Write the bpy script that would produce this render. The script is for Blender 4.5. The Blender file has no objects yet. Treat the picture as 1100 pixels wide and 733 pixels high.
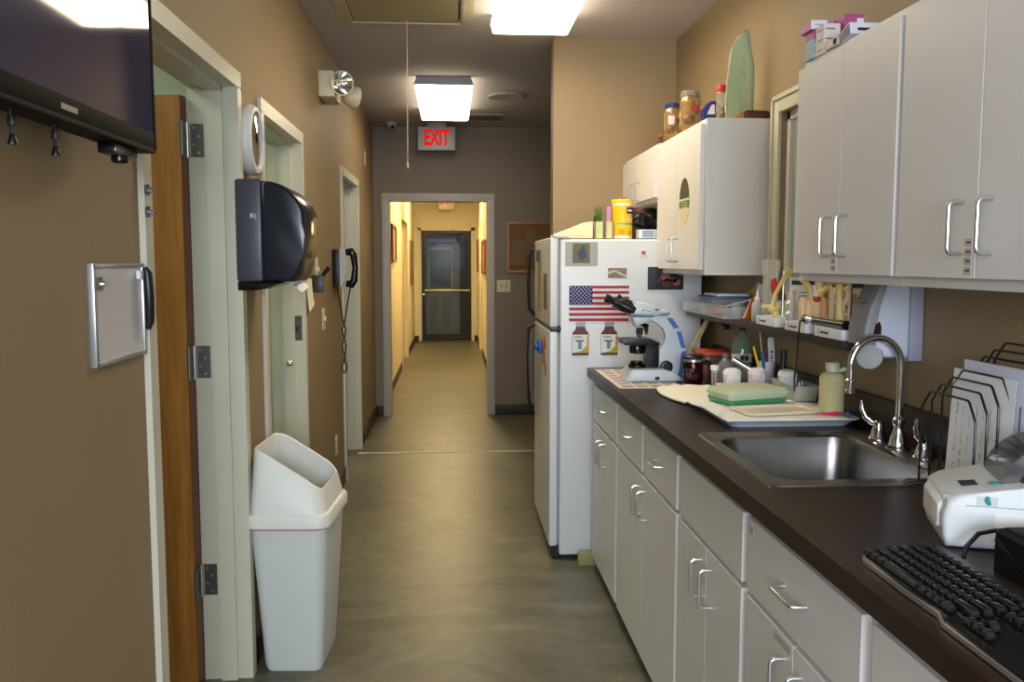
import bpy, bmesh, math, random
from mathutils import Vector, Matrix
random.seed(7)
PI = math.pi
scene = bpy.context.scene
COL = scene.collection

# ------------------------------------------------------------------ camera
cam_d = bpy.data.cameras.new('camera')
cam = bpy.data.objects.new('camera', cam_d)
COL.objects.link(cam)
cam_d.sensor_width = 36.0
cam_d.lens = 945.0 / 1100.0 * 36.0
cam_d.clip_start = 0.05
cam.location = (0, 0, 1.46)
cam.rotation_euler = (math.radians(90 - 5.1698), 0, math.radians(-3.9188))
scene.camera = cam

# ------------------------------------------------------------------ world, exposure
world = bpy.data.worlds.new('world')
scene.world = world
world.use_nodes = True
world.node_tree.nodes['Background'].inputs[0].default_value = (0.55, 0.65, 0.8, 1)
world.node_tree.nodes['Background'].inputs[1].default_value = 0.05
vs = scene.view_settings
vs.view_transform = 'Standard'
vs.look = 'None'
vs.exposure = -0.2
vs.gamma = 1.0
vs.use_curve_mapping = False

# lamp strengths
TUBE_NEAR = 22.0      # wrap fixture over the sink
TUBE_MID = 13.0       # wrap fixture by the exit sign
TUBE_FAR = 50.0      # fixtures of the far corridor
WARM = (1.0, 0.86, 0.63)
FARWARM = (1.0, 0.76, 0.40)

def area(name, loc, rot, sx, sy, power, col):
    d = bpy.data.lights.new(name, 'AREA')
    d.shape = 'RECTANGLE'; d.size = sx; d.size_y = sy; d.energy = power; d.color = col
    o = bpy.data.objects.new(name, d); COL.objects.link(o)
    o.location = loc; o.rotation_euler = rot
    return o
area('rear_window_daylight', (0.1, -2.9, 1.75), (math.radians(90), 0, 0), 2.0, 1.1, 205, (0.74, 0.86, 1.0))
area('rear_ceiling_lamp', (0.3, -1.2, 2.62), (0, 0, 0), 0.4, 1.2, 26, (0.95, 0.95, 1.0))
area('cabinet_fill_light', (-0.66, -0.9, 1.75), (math.radians(90), 0, math.radians(-90)), 1.2, 1.1, 50, (0.80, 0.88, 1.0))  # added fill behind the camera, brightens the right cabinet doors; no window here
area('side_room_lamp', (-1.7, 2.3, 2.62), (0, 0, 0), 0.5, 0.9, 13, (0.88, 0.97, 0.82))
area('exam_room_lamp', (-1.7, 4.2, 2.62), (0, 0, 0), 0.5, 0.9, 14, (0.85, 0.97, 0.78))
area('vestibule_lamp', (-.1, 16.9, 2.6), (0, 0, 0), 0.5, 0.4, 5, (0.85, 0.86, 1.0))
area('store_room_lamp', (-1.7, 6.3, 2.62), (0, 0, 0), 0.5, 0.9, 9, (0.95, 0.95, 0.9))

# ------------------------------------------------------------------ materials
def lin(c):
    return tuple(((v / 255.0) / 12.92 if v / 255.0 <= 0.04045 else ((v / 255.0 + 0.055) / 1.055) ** 2.4) for v in c)
MATS = {}
def M(name, c, rough=0.5, metal=0.0, var=0.0, vscale=8.0, bump=0.0, bscale=60.0, trans=0.0, ior=1.45, alpha=1.0, emit=None, estr=0.0, spec=0.5, coat=0.0, stretch=None):
    if name in MATS: return MATS[name]
    m = bpy.data.materials.new(name); m.use_nodes = True
    nt = m.node_tree; b = nt.nodes['Principled BSDF']
    col = lin(c)
    b.inputs['Base Color'].default_value = (*col, 1)
    b.inputs['Roughness'].default_value = rough
    b.inputs['Metallic'].default_value = metal
    b.inputs['IOR'].default_value = ior
    b.inputs['Transmission Weight'].default_value = trans
    b.inputs['Alpha'].default_value = alpha
    b.inputs['Specular IOR Level'].default_value = spec
    b.inputs['Coat Weight'].default_value = coat
    if emit is not None:
        b.inputs['Emission Color'].default_value = (*emit, 1)
        b.inputs['Emission Strength'].default_value = estr
    tc = nt.nodes.new('ShaderNodeTexCoord')
    mp = nt.nodes.new('ShaderNodeMapping')
    nt.links.new(tc.outputs['Object'], mp.inputs[0])
    if stretch: mp.inputs['Scale'].default_value = stretch
    n = nt.nodes.new('ShaderNodeTexNoise'); n.inputs['Scale'].default_value = vscale
    n.inputs['Detail'].default_value = 5
    nt.links.new(mp.outputs[0], n.inputs['Vector'])
    v = var if var > 0 else 0.02
    mx = nt.nodes.new('ShaderNodeMix'); mx.data_type = 'RGBA'
    mx.inputs['A'].default_value = (*[x * (1 - v) for x in col], 1)
    mx.inputs['B'].default_value = (*[min(1, x * (1 + v)) for x in col], 1)
    nt.links.new(n.outputs['Fac'], mx.inputs['Factor'])
    nt.links.new(mx.outputs['Result'], b.inputs['Base Color'])
    if bump > 0:
        n2 = nt.nodes.new('ShaderNodeTexNoise'); n2.inputs['Scale'].default_value = bscale
        n2.inputs['Detail'].default_value = 3
        nt.links.new(mp.outputs[0], n2.inputs['Vector'])
        bp = nt.nodes.new('ShaderNodeBump'); bp.inputs['Strength'].default_value = bump
        bp.inputs['Distance'].default_value = 0.004
        nt.links.new(n2.outputs['Fac'], bp.inputs['Height'])
        nt.links.new(bp.outputs[0], b.inputs['Normal'])
    MATS[name] = m
    return m

wall_tan = M('tan_paint', (148, 127, 95), 0.62, var=0.05, vscale=3, bump=0.35, bscale=110)
wall_end = M('taupe_paint', (130, 117, 102), 0.7, var=0.04, vscale=3, bump=0.3, bscale=110)
wall_pale = M('pale_paint', (222, 212, 178), 0.7, var=0.03, vscale=3, bump=0.2, bscale=110)
wall_green = M('pale_green_paint', (196, 208, 180), 0.7, var=0.03, vscale=3)
ceil_m = M('ceiling_paint', (186, 180, 178), 0.85, var=0.03, vscale=3, bump=0.2, bscale=90)
trim_m = M('trim_paint', (206, 203, 184), 0.35, var=0.02)
trim_w = M('white_trim_paint', (225, 224, 215), 0.4, var=0.02)
base_m = M('dark_baseboard_rubber', (42, 32, 26), 0.5)
cab_m = M('white_melamine', (222, 217, 212), 0.42, var=0.015, vscale=14, bump=0.08, bscale=300)
cab_in = M('cabinet_gap_shadow_board', (150, 145, 135), 0.7)
white_edge = M('white_edge_banding', (236, 236, 234), 0.4)
steel = M('satin_steel_pull', (205, 207, 208), 0.28, metal=0.9)
chrome = M('chrome', (225, 227, 230), 0.07, metal=1.0)
sink_m = M('brushed_sink_steel', (150, 148, 146), 0.28, metal=1.0, var=0.12, vscale=30, bump=0.1, bscale=200)
black_p = M('black_plastic', (20, 20, 22), 0.35)
black_gloss = M('black_gloss_plastic', (14, 13, 14), 0.2)
black_matte = M('black_rubber', (18, 18, 19), 0.7)
white_p = M('white_plastic', (225, 226, 226), 0.4)
white_gl = M('white_gloss', (232, 232, 230), 0.22)
fridge_m = M('white_fridge_enamel', (222, 224, 226), 0.32, var=0.01, bump=0.05, bscale=220)
fridge_gask = M('grey_gasket', (150, 150, 150), 0.6)
paper_m = M('white_paper', (232, 232, 232), 0.85)
cream_m = M('cream_paper', (236, 226, 196), 0.85, var=0.03, vscale=20)
red_m = M('red_plastic', (190, 22, 20), 0.35)
blue_m = M('blue_plastic', (30, 60, 150), 0.4)
yellow_m = M('yellow_plastic', (238, 196, 20), 0.4)
orange_m = M('orange_plastic', (205, 80, 25), 0.4)
hinge_m = M('dull_steel_hinge', (120, 122, 120), 0.35, metal=0.85, var=0.12, vscale=40)
beige_p = M('beige_plastic', (206, 198, 170), 0.5)
glass_m = M('clear_glass', (240, 246, 242), 0.03, trans=1.0, ior=1.45)
clear_p = M('clear_plastic', (235, 238, 238), 0.12, trans=0.85, ior=1.2)
bone_m = M('bone_yellow_resin', (226, 203, 130), 0.45, var=0.12, vscale=50)
bone_pale = M('pale_bone_resin', (226, 190, 140), 0.45, var=0.08, vscale=50)
pink_m = M('pink_card', (196, 110, 160), 0.6)
teal_m = M('teal_card', (120, 170, 175), 0.6)
ink_m = M('black_ink', (40, 40, 44), 0.8)
grey_ink = M('grey_ink', (120, 120, 124), 0.8)
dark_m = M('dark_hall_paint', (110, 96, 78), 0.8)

def wood(name, c1, c2, scale=(14, 14, 1.2), rough=0.4):
    m = bpy.data.materials.new(name); m.use_nodes = True
    nt = m.node_tree; b = nt.nodes['Principled BSDF']; b.inputs['Roughness'].default_value = rough
    tc = nt.nodes.new('ShaderNodeTexCoord'); mp = nt.nodes.new('ShaderNodeMapping')
    mp.inputs['Scale'].default_value = scale
    n = nt.nodes.new('ShaderNodeTexNoise'); n.inputs['Scale'].default_value = 3; n.inputs['Detail'].default_value = 8; n.inputs['Distortion'].default_value = 0.6
    cr = nt.nodes.new('ShaderNodeValToRGB')
    cr.color_ramp.elements[0].position = 0.3; cr.color_ramp.elements[1].position = 0.75
    cr.color_ramp.elements[0].color = (*lin(c1), 1); cr.color_ramp.elements[1].color = (*lin(c2), 1)
    nt.links.new(tc.outputs['Object'], mp.inputs[0]); nt.links.new(mp.outputs[0], n.inputs['Vector'])
    nt.links.new(n.outputs['Fac'], cr.inputs[0]); nt.links.new(cr.outputs[0], b.inputs['Base Color'])
    return m
oak = wood('oak_veneer', (152, 98, 42), (186, 128, 62))
oak_edge = wood('dark_oak_edge', (96, 50, 24), (124, 66, 32))
dark_wood = wood('dark_wood_board', (66, 34, 20), (92, 50, 30), (3, 14, 14))
stick_wood = wood('pale_stick_wood', (200, 170, 120), (220, 190, 140))
cork = M('cork', (122, 86, 52), 0.9, var=0.25, vscale=60)
counter_m = wood('dark_brown_laminate', (38, 24, 18), (52, 34, 25), (30, 2.5, 30), 0.36)
counter_m.node_tree.nodes['Principled BSDF'].inputs['Specular IOR Level'].default_value = 0.28

def floor_mat():
    m = bpy.data.materials.new('sealed_concrete'); m.use_nodes = True
    nt = m.node_tree; b = nt.nodes['Principled BSDF']
    L = nt.links.new
    tc = nt.nodes.new('ShaderNodeTexCoord')
    mp = nt.nodes.new('ShaderNodeMapping'); mp.inputs['Scale'].default_value = (0.75, 1.5, 1); mp.inputs['Rotation'].default_value = (0, 0, 0.25)
    n1 = nt.nodes.new('ShaderNodeTexNoise'); n1.inputs['Scale'].default_value = 1.7; n1.inputs['Detail'].default_value = 9; n1.inputs['Distortion'].default_value = 1.4; n1.inputs['Roughness'].default_value = 0.62
    n2 = nt.nodes.new('ShaderNodeTexNoise'); n2.inputs['Scale'].default_value = 14; n2.inputs['Detail'].default_value = 6
    L(tc.outputs['Object'], mp.inputs[0]); L(mp.outputs[0], n1.inputs['Vector']); L(tc.outputs['Object'], n2.inputs['Vector'])
    cr = nt.nodes.new('ShaderNodeValToRGB')
    e = cr.color_ramp.elements
    e[0].position = 0.34; e[0].color = (*lin((68, 67, 54)), 1)
    e[1].position = 0.68; e[1].color = (*lin((116, 112, 92)), 1)
    k = e.new(0.48); k.color = (*lin((92, 89, 72)), 1)
    L(n1.outputs['Fac'], cr.inputs[0])
    mx = nt.nodes.new('ShaderNodeMix'); mx.data_type = 'RGBA'; mx.blend_type = 'OVERLAY'
    mx.inputs['Factor'].default_value = 0.3
    L(cr.outputs[0], mx.inputs['A']); L(n2.outputs['Fac'], mx.inputs['B'])
    L(mx.outputs['Result'], b.inputs['Base Color'])
    b.inputs['Roughness'].default_value = 0.34
    mr = nt.nodes.new('ShaderNodeMapRange'); mr.inputs['To Min'].default_value = 0.28; mr.inputs['To Max'].default_value = 0.5
    L(n1.outputs['Fac'], mr.inputs[0]); L(mr.outputs[0], b.inputs['Roughness'])
    return m
floor_m = floor_mat()

# ------------------------------------------------------------------ mesh helpers
WM = {}
class G:
    def __init__(s): s.bm = bmesh.new()
    def _m(s, faces, m):
        for f in faces: f.material_index = m
    def box(s, x0, x1, y0, y1, z0, z1, b=0.0, m=0, mx=None, seg=2):
        g = bmesh.ops.create_cube(s.bm, size=1)
        vs_ = g['verts']
        c = Vector(((x0 + x1) / 2, (y0 + y1) / 2, (z0 + z1) / 2))
        for v in vs_:
            v.co = Vector((v.co.x * abs(x1 - x0), v.co.y * abs(y1 - y0), v.co.z * abs(z1 - z0))) + c
        fs = list({f for v in vs_ for f in v.link_faces}); s._m(fs, m)
        if b > 0:
            es = list({e for v in vs_ for e in v.link_edges})
            r = bmesh.ops.bevel(s.bm, geom=es, offset=b, segments=seg, affect='EDGES', profile=0.6)
            vs_ = list({v for f in r['faces'] for v in f.verts} | {v for v in vs_ if v.is_valid})
            s._m(r['faces'], m)
        if mx is not None:
            allv = set(v for v in vs_ if v.is_valid)
            for v in allv: v.co = mx @ v.co
        return vs_
    def ring(s, c, ax, r, n, up=None, sy=1.0):
        ax = ax.normalized()
        if up is None: up = Vector((0, 0, 1)) if abs(ax.z) < 0.95 else Vector((1, 0, 0))
        u = ax.cross(up).normalized(); w = u.cross(ax).normalized()
        return [s.bm.verts.new(c + u * math.cos(2 * PI * i / n) * r + w * math.sin(2 * PI * i / n) * r * sy) for i in range(n)]
    def bridge(s, a, b, m=0):
        n = len(a)
        for i in range(n):
            s.bm.faces.new((a[i], a[(i + 1) % n], b[(i + 1) % n], b[i])).material_index = m
    def cyl(s, p, q, r0, r1=None, n=20, m=0, cap=True):
        p = Vector(p); q = Vector(q); r1 = r0 if r1 is None else r1
        a = s.ring(p, q - p, r0, n); b = s.ring(q, q - p, r1, n)
        s.bridge(a, b, m)
        if cap:
            s.bm.faces.new(a[::-1]).material_index = m; s.bm.faces.new(b).material_index = m
    def lathe(s, prof, c=(0, 0, 0), n=28, m=0, axis=(0, 0, 1), capb=True, capt=True, sy=1.0):
        c = Vector(c); ax = Vector(axis).normalized(); prev = None; first = None
        for (r, h) in prof:
            rg = s.ring(c + ax * h, ax, max(r, 1e-4), n, sy=sy)
            if prev: s.bridge(prev, rg, m)
            else: first = rg
            prev = rg
        if capb: s.bm.faces.new(first[::-1]).material_index = m
        if capt: s.bm.faces.new(prev).material_index = m
    def prism(s, pts, axis, a0, a1, m=0, b=0.0, seg=2):
        def mk(p, a):
            if axis == 'x': return Vector((a, p[0], p[1]))
            if axis == 'y': return Vector((p[0], a, p[1]))
            return Vector((p[0], p[1], a))
        A = [s.bm.verts.new(mk(p, a0)) for p in pts]; B = [s.bm.verts.new(mk(p, a1)) for p in pts]
        n = len(pts); fs = []
        fs.append(s.bm.faces.new(A[::-1])); fs.append(s.bm.faces.new(B))
        for i in range(n): fs.append(s.bm.faces.new((A[i], A[(i + 1) % n], B[(i + 1) % n], B[i])))
        s._m(fs, m)
        if b > 0:
            es = list({e for e in fs[0].edges} | {e for e in fs[1].edges})
            r = bmesh.ops.bevel(s.bm, geom=es, offset=b, segments=seg, affect='EDGES', profile=0.5)
            s._m(r['faces'], m)
    def tube(s, pts, r, n=8, m=0, closed=False, cap=True):
        pts = [Vector(p) for p in pts]; k = len(pts); rings = []; up = None
        rad = r if isinstance(r, (list, tuple)) else [r] * k
        for i, p in enumerate(pts):
            if closed: t = pts[(i + 1) % k] - pts[i - 1]
            elif i == 0: t = pts[1] - p
            elif i == k - 1: t = p - pts[-2]
            else: t = (pts[i + 1] - p).normalized() + (p - pts[i - 1]).normalized()
            t.normalize()
            if up is None: up = Vector((0, 0, 1)) if abs(t.z) < 0.9 else Vector((1, 0, 0))
            u = t.cross(up)
            if u.length < 1e-5: u = t.orthogonal()
            u.normalize(); w = u.cross(t).normalized(); up = w
            rings.append([s.bm.verts.new(p + (u * math.cos(2 * PI * j / n) + w * math.sin(2 * PI * j / n)) * rad[i]) for j in range(n)])
        for i in range(k - 1): s.bridge(rings[i], rings[i + 1], m)
        if closed: s.bridge(rings[-1], rings[0], m)
        elif cap:
            s.bm.faces.new(rings[0][::-1]).material_index = m; s.bm.faces.new(rings[-1]).material_index = m
    def ball(s, c, r, sc=(1, 1, 1), m=0, n=16, mx=None):
        g = bmesh.ops.create_uvsphere(s.bm, u_segments=n, v_segments=max(6, n // 2), radius=r)
        c = Vector(c)
        for v in g['verts']:
            v.co = Vector((v.co.x * sc[0], v.co.y * sc[1], v.co.z * sc[2]))
            if mx is not None: v.co = mx @ v.co
            v.co += c
        s._m({f for v in g['verts'] for f in v.link_faces}, m)
    def quad(s, p, m=0):
        f = s.bm.faces.new([s.bm.verts.new(Vector(q)) for q in p]); f.material_index = m
    def sheet(s, fn, nu, nv, th=0.0, m=0):
        V = [[s.bm.verts.new(Vector(fn(i / nu, j / nv))) for j in range(nv + 1)] for i in range(nu + 1)]
        fs = []
        for i in range(nu):
            for j in range(nv):
                fs.append(s.bm.faces.new((V[i][j], V[i + 1][j], V[i + 1][j + 1], V[i][j + 1])))
        s._m(fs, m)
        if th:
            bmesh.ops.recalc_face_normals(s.bm, faces=fs)
            r = bmesh.ops.solidify(s.bm, geom=fs, thickness=th)
            s._m([f for f in r['geom'] if isinstance(f, bmesh.types.BMFace)], m)
    def out(s, name, mats, parent=None, local=False, ang=35, kind=None, label=None, cat=None, group=None, loc=None, rz=0.0):
        if not isinstance(mats, (list, tuple)): mats = [mats]
        bmesh.ops.recalc_face_normals(s.bm, faces=s.bm.faces[:])
        me = bpy.data.meshes.new(name)
        if parent is not None:
            if not local: s.bm.transform(WM[parent].inverted())
            W = WM[parent].copy()
        elif local:
            W = Matrix.Translation(loc or (0, 0, 0)) @ Matrix.Rotation(rz, 4, 'Z')
        else:
            if loc is None:
                xs = [v.co for v in s.bm.verts]
                x = [c.x for c in xs]; y = [c.y for c in xs]; z = [c.z for c in xs]
                loc = ((min(x) + max(x)) / 2, (min(y) + max(y)) / 2, min(z))
                if kind == 'structure': loc = (0, 0, 0)
            W = Matrix.Translation(loc); s.bm.transform(W.inverted())
        s.bm.to_mesh(me); s.bm.free()
        for m in mats: me.materials.append(m)
        if ang:
            for p in me.polygons: p.use_smooth = True
            me.set_sharp_from_angle(angle=math.radians(ang))
        o = bpy.data.objects.new(name, me); COL.objects.link(o)
        if parent is not None: o.parent = parent
        else: o.matrix_world = W
        WM[o] = W
        tag(o, label, cat, group, kind)
        return o
def tag(o, label=None, cat=None, group=None, kind=None):
    if label: o['label'] = label
    if cat: o['category'] = cat
    if group: o['group'] = group
    if kind: o['kind'] = kind
def thing(name, label, cat, loc=(0, 0, 0), rz=0.0, group=None, rot=None):
    o = bpy.data.objects.new(name, None); o.empty_display_size = 0.05; COL.objects.link(o)
    R = Matrix.Rotation(rz, 4, 'Z') if rot is None else rot.to_4x4()
    W = Matrix.Translation(loc) @ R
    o.matrix_world = W; WM[o] = W
    tag(o, label, cat, group)
    return o
def children_of(o): return [c for c in list(COL.objects) if c.parent == o]
def dup(root, loc, rz, label, group=None):
    def cp(o, par):
        c = o.copy(); COL.objects.link(c); c.parent = par
        for ch in children_of(o): cp(ch, c)
        return c
    c = cp(root, None)
    c.location = loc; c.rotation_euler = (0, 0, rz); c['label'] = label
    if group: c['group'] = group
    return c
def text(name, body, size, mat, parent, mx, ext=0.0006, align='CENTER', sx=1.0, bold=0.0):
    cu = bpy.data.curves.new('t', 'FONT'); cu.body = body; cu.size = size; cu.extrude = ext; cu.offset = bold
    cu.align_x = align; cu.align_y = 'CENTER'
    t = bpy.data.objects.new('t', cu); COL.objects.link(t)
    dg = bpy.context.evaluated_depsgraph_get()
    me = bpy.data.meshes.new_from_object(t.evaluated_get(dg))
    bpy.data.objects.remove(t); me.name = name
    me.materials.clear(); me.materials.append(mat)
    W = WM[parent]
    me.transform(W.inverted() @ mx @ Matrix.Diagonal((sx, 1, 1, 1)))
    o = bpy.data.objects.new(name, me); COL.objects.link(o); o.parent = parent; WM[o] = W
    return o
# text facing -Y (towards the camera) / facing -X (from the right wall) / facing +X (from the left wall)
def face_my(x, y, z, roll=0): return Matrix.Translation((x, y, z)) @ Matrix.Rotation(PI / 2, 4, 'X') @ Matrix.Rotation(roll, 4, 'Z')
def face_mx(x, y, z): return Matrix.Translation((x, y, z)) @ Matrix.Rotation(-PI / 2, 4, 'Z') @ Matrix.Rotation(PI / 2, 4, 'X')
def face_px(x, y, z): return Matrix.Translation((x, y, z)) @ Matrix.Rotation(PI / 2, 4, 'Z') @ Matrix.Rotation(PI / 2, 4, 'X')
def struct(name, g, mats, parent=None, ang=30): return g.out(name, mats, parent, kind=('structure' if parent is None else None), ang=ang)

# ------------------------------------------------------------------ the setting
XL, XR, ZC = -0.72, 1.27, 2.70
g = G(); g.box(-3.2, 4.2, -3.3, 17.6, -0.1, 0); struct('floor', g, floor_m)
g = G(); g.box(-3.2, 4.2, -3.3, 17.6, ZC, ZC + 0.1); struct('ceiling', g, ceil_m)
# door openings in the left wall (y0, y1, head)
OPEN = [(2.15, 3.035, 2.04), (3.445, 4.29, 2.02), (5.88, 6.83, 2.03)]
g = G(); y = -3.2
for (a, b, h) in OPEN:
    g.box(XL - 0.13, XL, y, a, 0, ZC); g.box(XL - 0.13, XL, a, b, h, ZC); y = b
g.box(XL - 0.13, XL, y, 8.43, 0, ZC); struct('wall_left', g, wall_tan)
# right wall with the window behind the cabinets
WY0, WY1, WZ0, WZ1 = 2.98, 3.36, 1.31, 2.03
g = G(); g.box(XR, XR + 0.13, -3.2, WY0, 0, ZC); g.box(XR, XR + 0.13, WY1, 5.12, 0, ZC)
g.box(XR, XR + 0.13, WY0, WY1, 0, WZ0); g.box(XR, XR + 0.13, WY0, WY1, WZ1, ZC); struct('wall_right', g, wall_tan)
g = G(); g.box(0.575, XR, 5.0, 5.12, 0, ZC); struct('wall_stub', g, wall_tan)
g = G(); g.box(-0.85, XR + 0.13, -3.3, -3.2, 0, ZC); struct('wall_back', g, wall_tan)
# wall with the opening to the far corridor
OX0, OX1, OH = -0.585, 0.345, 2.03
g = G(); g.box(XL, OX0, 8.3, 8.43, 0, ZC); g.box(OX1, 4.0, 8.3, 8.43, 0, ZC); g.box(OX0, OX1, 8.3, 8.43, OH, ZC)
struct('wall_end', g, wall_end)
g = G(); g.box(4.0, 4.1, 5.0, 8.43, 0, ZC); struct('wall_cross_hall_side', g, dark_m)
g = G(); g.box(XR, 4.0, 5.0, 5.12, 0, ZC); struct('wall_cross_hall_front', g, dark_m)
# far corridor
FX0, FX1, FY = -0.68, 0.475, 16.2
FD = (11.95, 13.5)
g = G(); g.box(FX0 - 0.12, FX0, 8.43, FD[0], 0, ZC); g.box(FX0 - 0.12, FX0, FD[0], FD[1], 2.03, ZC); g.box(FX0 - 0.12, FX0, FD[1], FY + .1, 0, ZC)
g.box(FX0 - 0.12, FX0 - 0.09, FD[0], FD[1], 0, 2.03)
struct('wall_corridor_left', g, wall_pale)
g = G(); g.box(FX1, FX1 + 0.12, 8.43, FY + .1, 0, ZC); struct('wall_corridor_right', g, wall_pale)
DX0, DX1 = -0.552, 0.362
g = G(); g.box(FX0, DX0, FY, FY + 0.12, 0, ZC); g.box(DX1, FX1, FY, FY + 0.12, 0, ZC); g.box(DX0, DX1, FY, FY + 0.12, 2.02, ZC)
struct('wall_corridor_end', g, wall_pale)
# vestibule beyond the glass door: a white panelled door with a window, seen through the glass
g = G(); g.box(-1.4, 1.3, 17.45, 17.55, 0, ZC); struct('wall_vestibule_end', g, M('vestibule_paint', (120, 116, 120), 0.8))
g = G(); g.box(-1.4, -1.3, FY + .12, 17.45, 0, ZC); struct('wall_vestibule_left', g, dark_m)
g = G(); g.box(1.2, 1.3, FY + .12, 17.45, 0, ZC); struct('wall_vestibule_right', g, dark_m)
# rooms behind the left wall
for nm, a, b in (('side_room_near', 1.0, 1.08), ('side_room_far', 3.2, 3.28), ('exam_room_far', 5.2, 5.28), ('store_room_far', 7.4, 7.48)):
    g = G(); g.box(-3.1, XL - 0.13, a, b, 0, ZC); struct('wall_' + nm, g, wall_green)
g = G(); g.box(-3.2, -3.1, 1.0, 7.5, 0, ZC); struct('wall_side_rooms_back', g, wall_green)

# floor threshold strip
g = G(); g.box(XL, 1.9, 6.655, 6.685, 0, 0.004); struct('trim_threshold', g, M('worn_white_strip', (205, 200, 176), 0.6, var=.1, vscale=30))
# steel door frames in the left wall: face, two rebates and a stop
def frame_y(name, y0, y1, h, fw, mat, depth=0.165, proud=0.016):
    g = G(); xo = XL + proud; xi = xo - depth
    def prof(s):   # along x (out to in) and inwards offset
        return [(xo, -fw), (xo, 0.003), (xo - 0.05, 0.003), (xo - 0.05, 0.018), (xo - 0.105, 0.018), (xo - 0.105, 0.003), (xi, 0.003), (xi, -fw), (XL - 0.131, -fw), (XL - 0.131, 0.001), (XL + .001, 0.001), (XL + .001, -fw)]
    g.prism([(x, y0 + o) for x, o in prof(0)], 'z', 0, h + 0.001)
    g.prism([(x, y1 - o) for x, o in prof(0)], 'z', 0, h + 0.001)
    # head, run between the outer edges of the faces
    A = []
    for yy in (y0 - fw, y1 + fw):
        A.append([g.bm.verts.new((x, yy, h - o)) for x, o in prof(0)])
    n = len(A[0])
    for i in range(n): g.bm.faces.new((A[0][i], A[0][(i + 1) % n], A[1][(i + 1) % n], A[1][i]))
    g.bm.faces.new(A[0][::-1]); g.bm.faces.new(A[1])
    return struct(name, g, mat)
fr1 = frame_y('trim_1', *OPEN[0], 0.05, trim_m)
fr2 = frame_y('trim_2', *OPEN[1], 0.05, trim_m)
fr3 = frame_y('trim_3', *OPEN[2], 0.05, trim_m)
# strike plates on the second frame
x = XL + .016 - .03
g = G(); g.box(-0.765, -0.72, 4.2865, 4.2895, 1.08, 1.20); g.box(-0.752, -0.735, 4.286, 4.288, 1.12, 1.15, m=1); g.out('strike_plate', [M('bronze_plate', (92, 78, 72), 0.4, metal=.6), black_p], fr2)
g = G(); g.box(-0.79, -0.76, 4.285, 4.2895, 0.955, 1.0); g.cyl((-0.775, 4.287, 0.975), (-0.775, 4.255, 0.975), 0.012); g.ball((-0.775, 4.25, .975), 0.017); g.out('door_holder', chrome, fr2)
# cased opening to the corridor
g = G(); w = 0.06
for x0, x1 in ((OX0 - w, OX0), (OX1, OX1 + w)): g.box(x0, x1, 8.28, 8.3, 0, OH + w, 0.003)
g.box(OX0 - w, OX1 + w, 8.279, 8.3, OH, OH + w, 0.003)
g.box(OX0 - 0.001, OX0 + 0.012, 8.28, 8.45, 0, OH); g.box(OX1 - 0.012, OX1 + 0.001, 8.28, 8.45, 0, OH); g.box(OX0, OX1, 8.28, 8.45, OH - 0.012, OH)
struct('trim_4', g, M('grey_casing_paint', (176, 168, 156), 0.4))
# corridor end casing and closer header
g = G(); w = 0.055
for x0, x1 in ((DX0 - w, DX0), (DX1, DX1 + w)): g.box(x0, x1, FY - 0.02, FY, 0, 2.02 + w)
g.box(DX0 - w, DX1 + w, FY - 0.02, FY, 2.02, 2.02 + w); struct('trim_5', g, wall_pale)
# corridor side door: frame and slab
g = G()
for a, b in ((FD[0] - .06, FD[0]), (FD[1], FD[1] + .06)): g.box(FX0, FX0 + .018, a, b, 0, 2.09)
g.box(FX0, FX0 + .018, FD[0], FD[1], 2.03, 2.09); struct('trim_6', g, wall_pale)
g = G(); g.box(FX0 - .085, FX0 - .05, FD[0], FD[1], 0.01, 2.03); d = struct('door_4', g, M('tan_door_paint', (190, 165, 120), .5))
g = G(); g.cyl((FX0 - .05, FD[0] + .09, 1.0), (FX0 - .01, FD[0] + .09, 1.0), .012); g.ball((FX0 - .0, FD[0] + .09, 1.0), .026); g.out('door_knob', steel, d)
g = G()
for a, b in ((13.7, 13.76), (14.7, 14.76)): g.box(FX1 - .018, FX1, a, b, 0, 2.09)
g.box(FX1 - .018, FX1, 13.76, 14.7, 2.03, 2.09); g.box(FX1 - .008, FX1, 13.76, 14.7, 0, 2.03); struct('trim_7', g, wall_pale)
# baseboards
def bb(name, segs):
    g = G()
    for s_ in segs: g.box(*s_, 0, 0.10, 0.002)
    struct(name, g, base_m)
t = 0.01
bb('baseboard_left', [(XL, XL + t, -3.2, OPEN[0][0] - .05), (XL, XL + t, OPEN[0][1] + .05, OPEN[1][0] - .05), (XL, XL + t, OPEN[1][1] + .05, OPEN[2][0] - .05), (XL, XL + t, OPEN[2][1] + .05, 8.3)])
bb('baseboard_end', [(XL + t, OX0 - .06, 8.29, 8.3), (OX1 + .06, 4.0, 8.29, 8.3)])
bb('baseboard_stub', [(0.565, 0.575, 5.0, 5.13), (.575, 4.0, 5.12, 5.13)])
bb('baseboard_corridor', [(FX0, FX0 + t, 8.43, FD[0] - .06), (FX0, FX0 + t, FD[1] + .06, FY), (FX1 - t, FX1, 8.43, 13.7), (FX1 - t, FX1, 14.76, FY), (FX0, DX0 - .055, FY - t, FY), (DX1 + .055, FX1, FY - t, FY)])
bb('baseboard_side_room', [(-3.1, XL - .15, 3.19, 3.2)])
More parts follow.
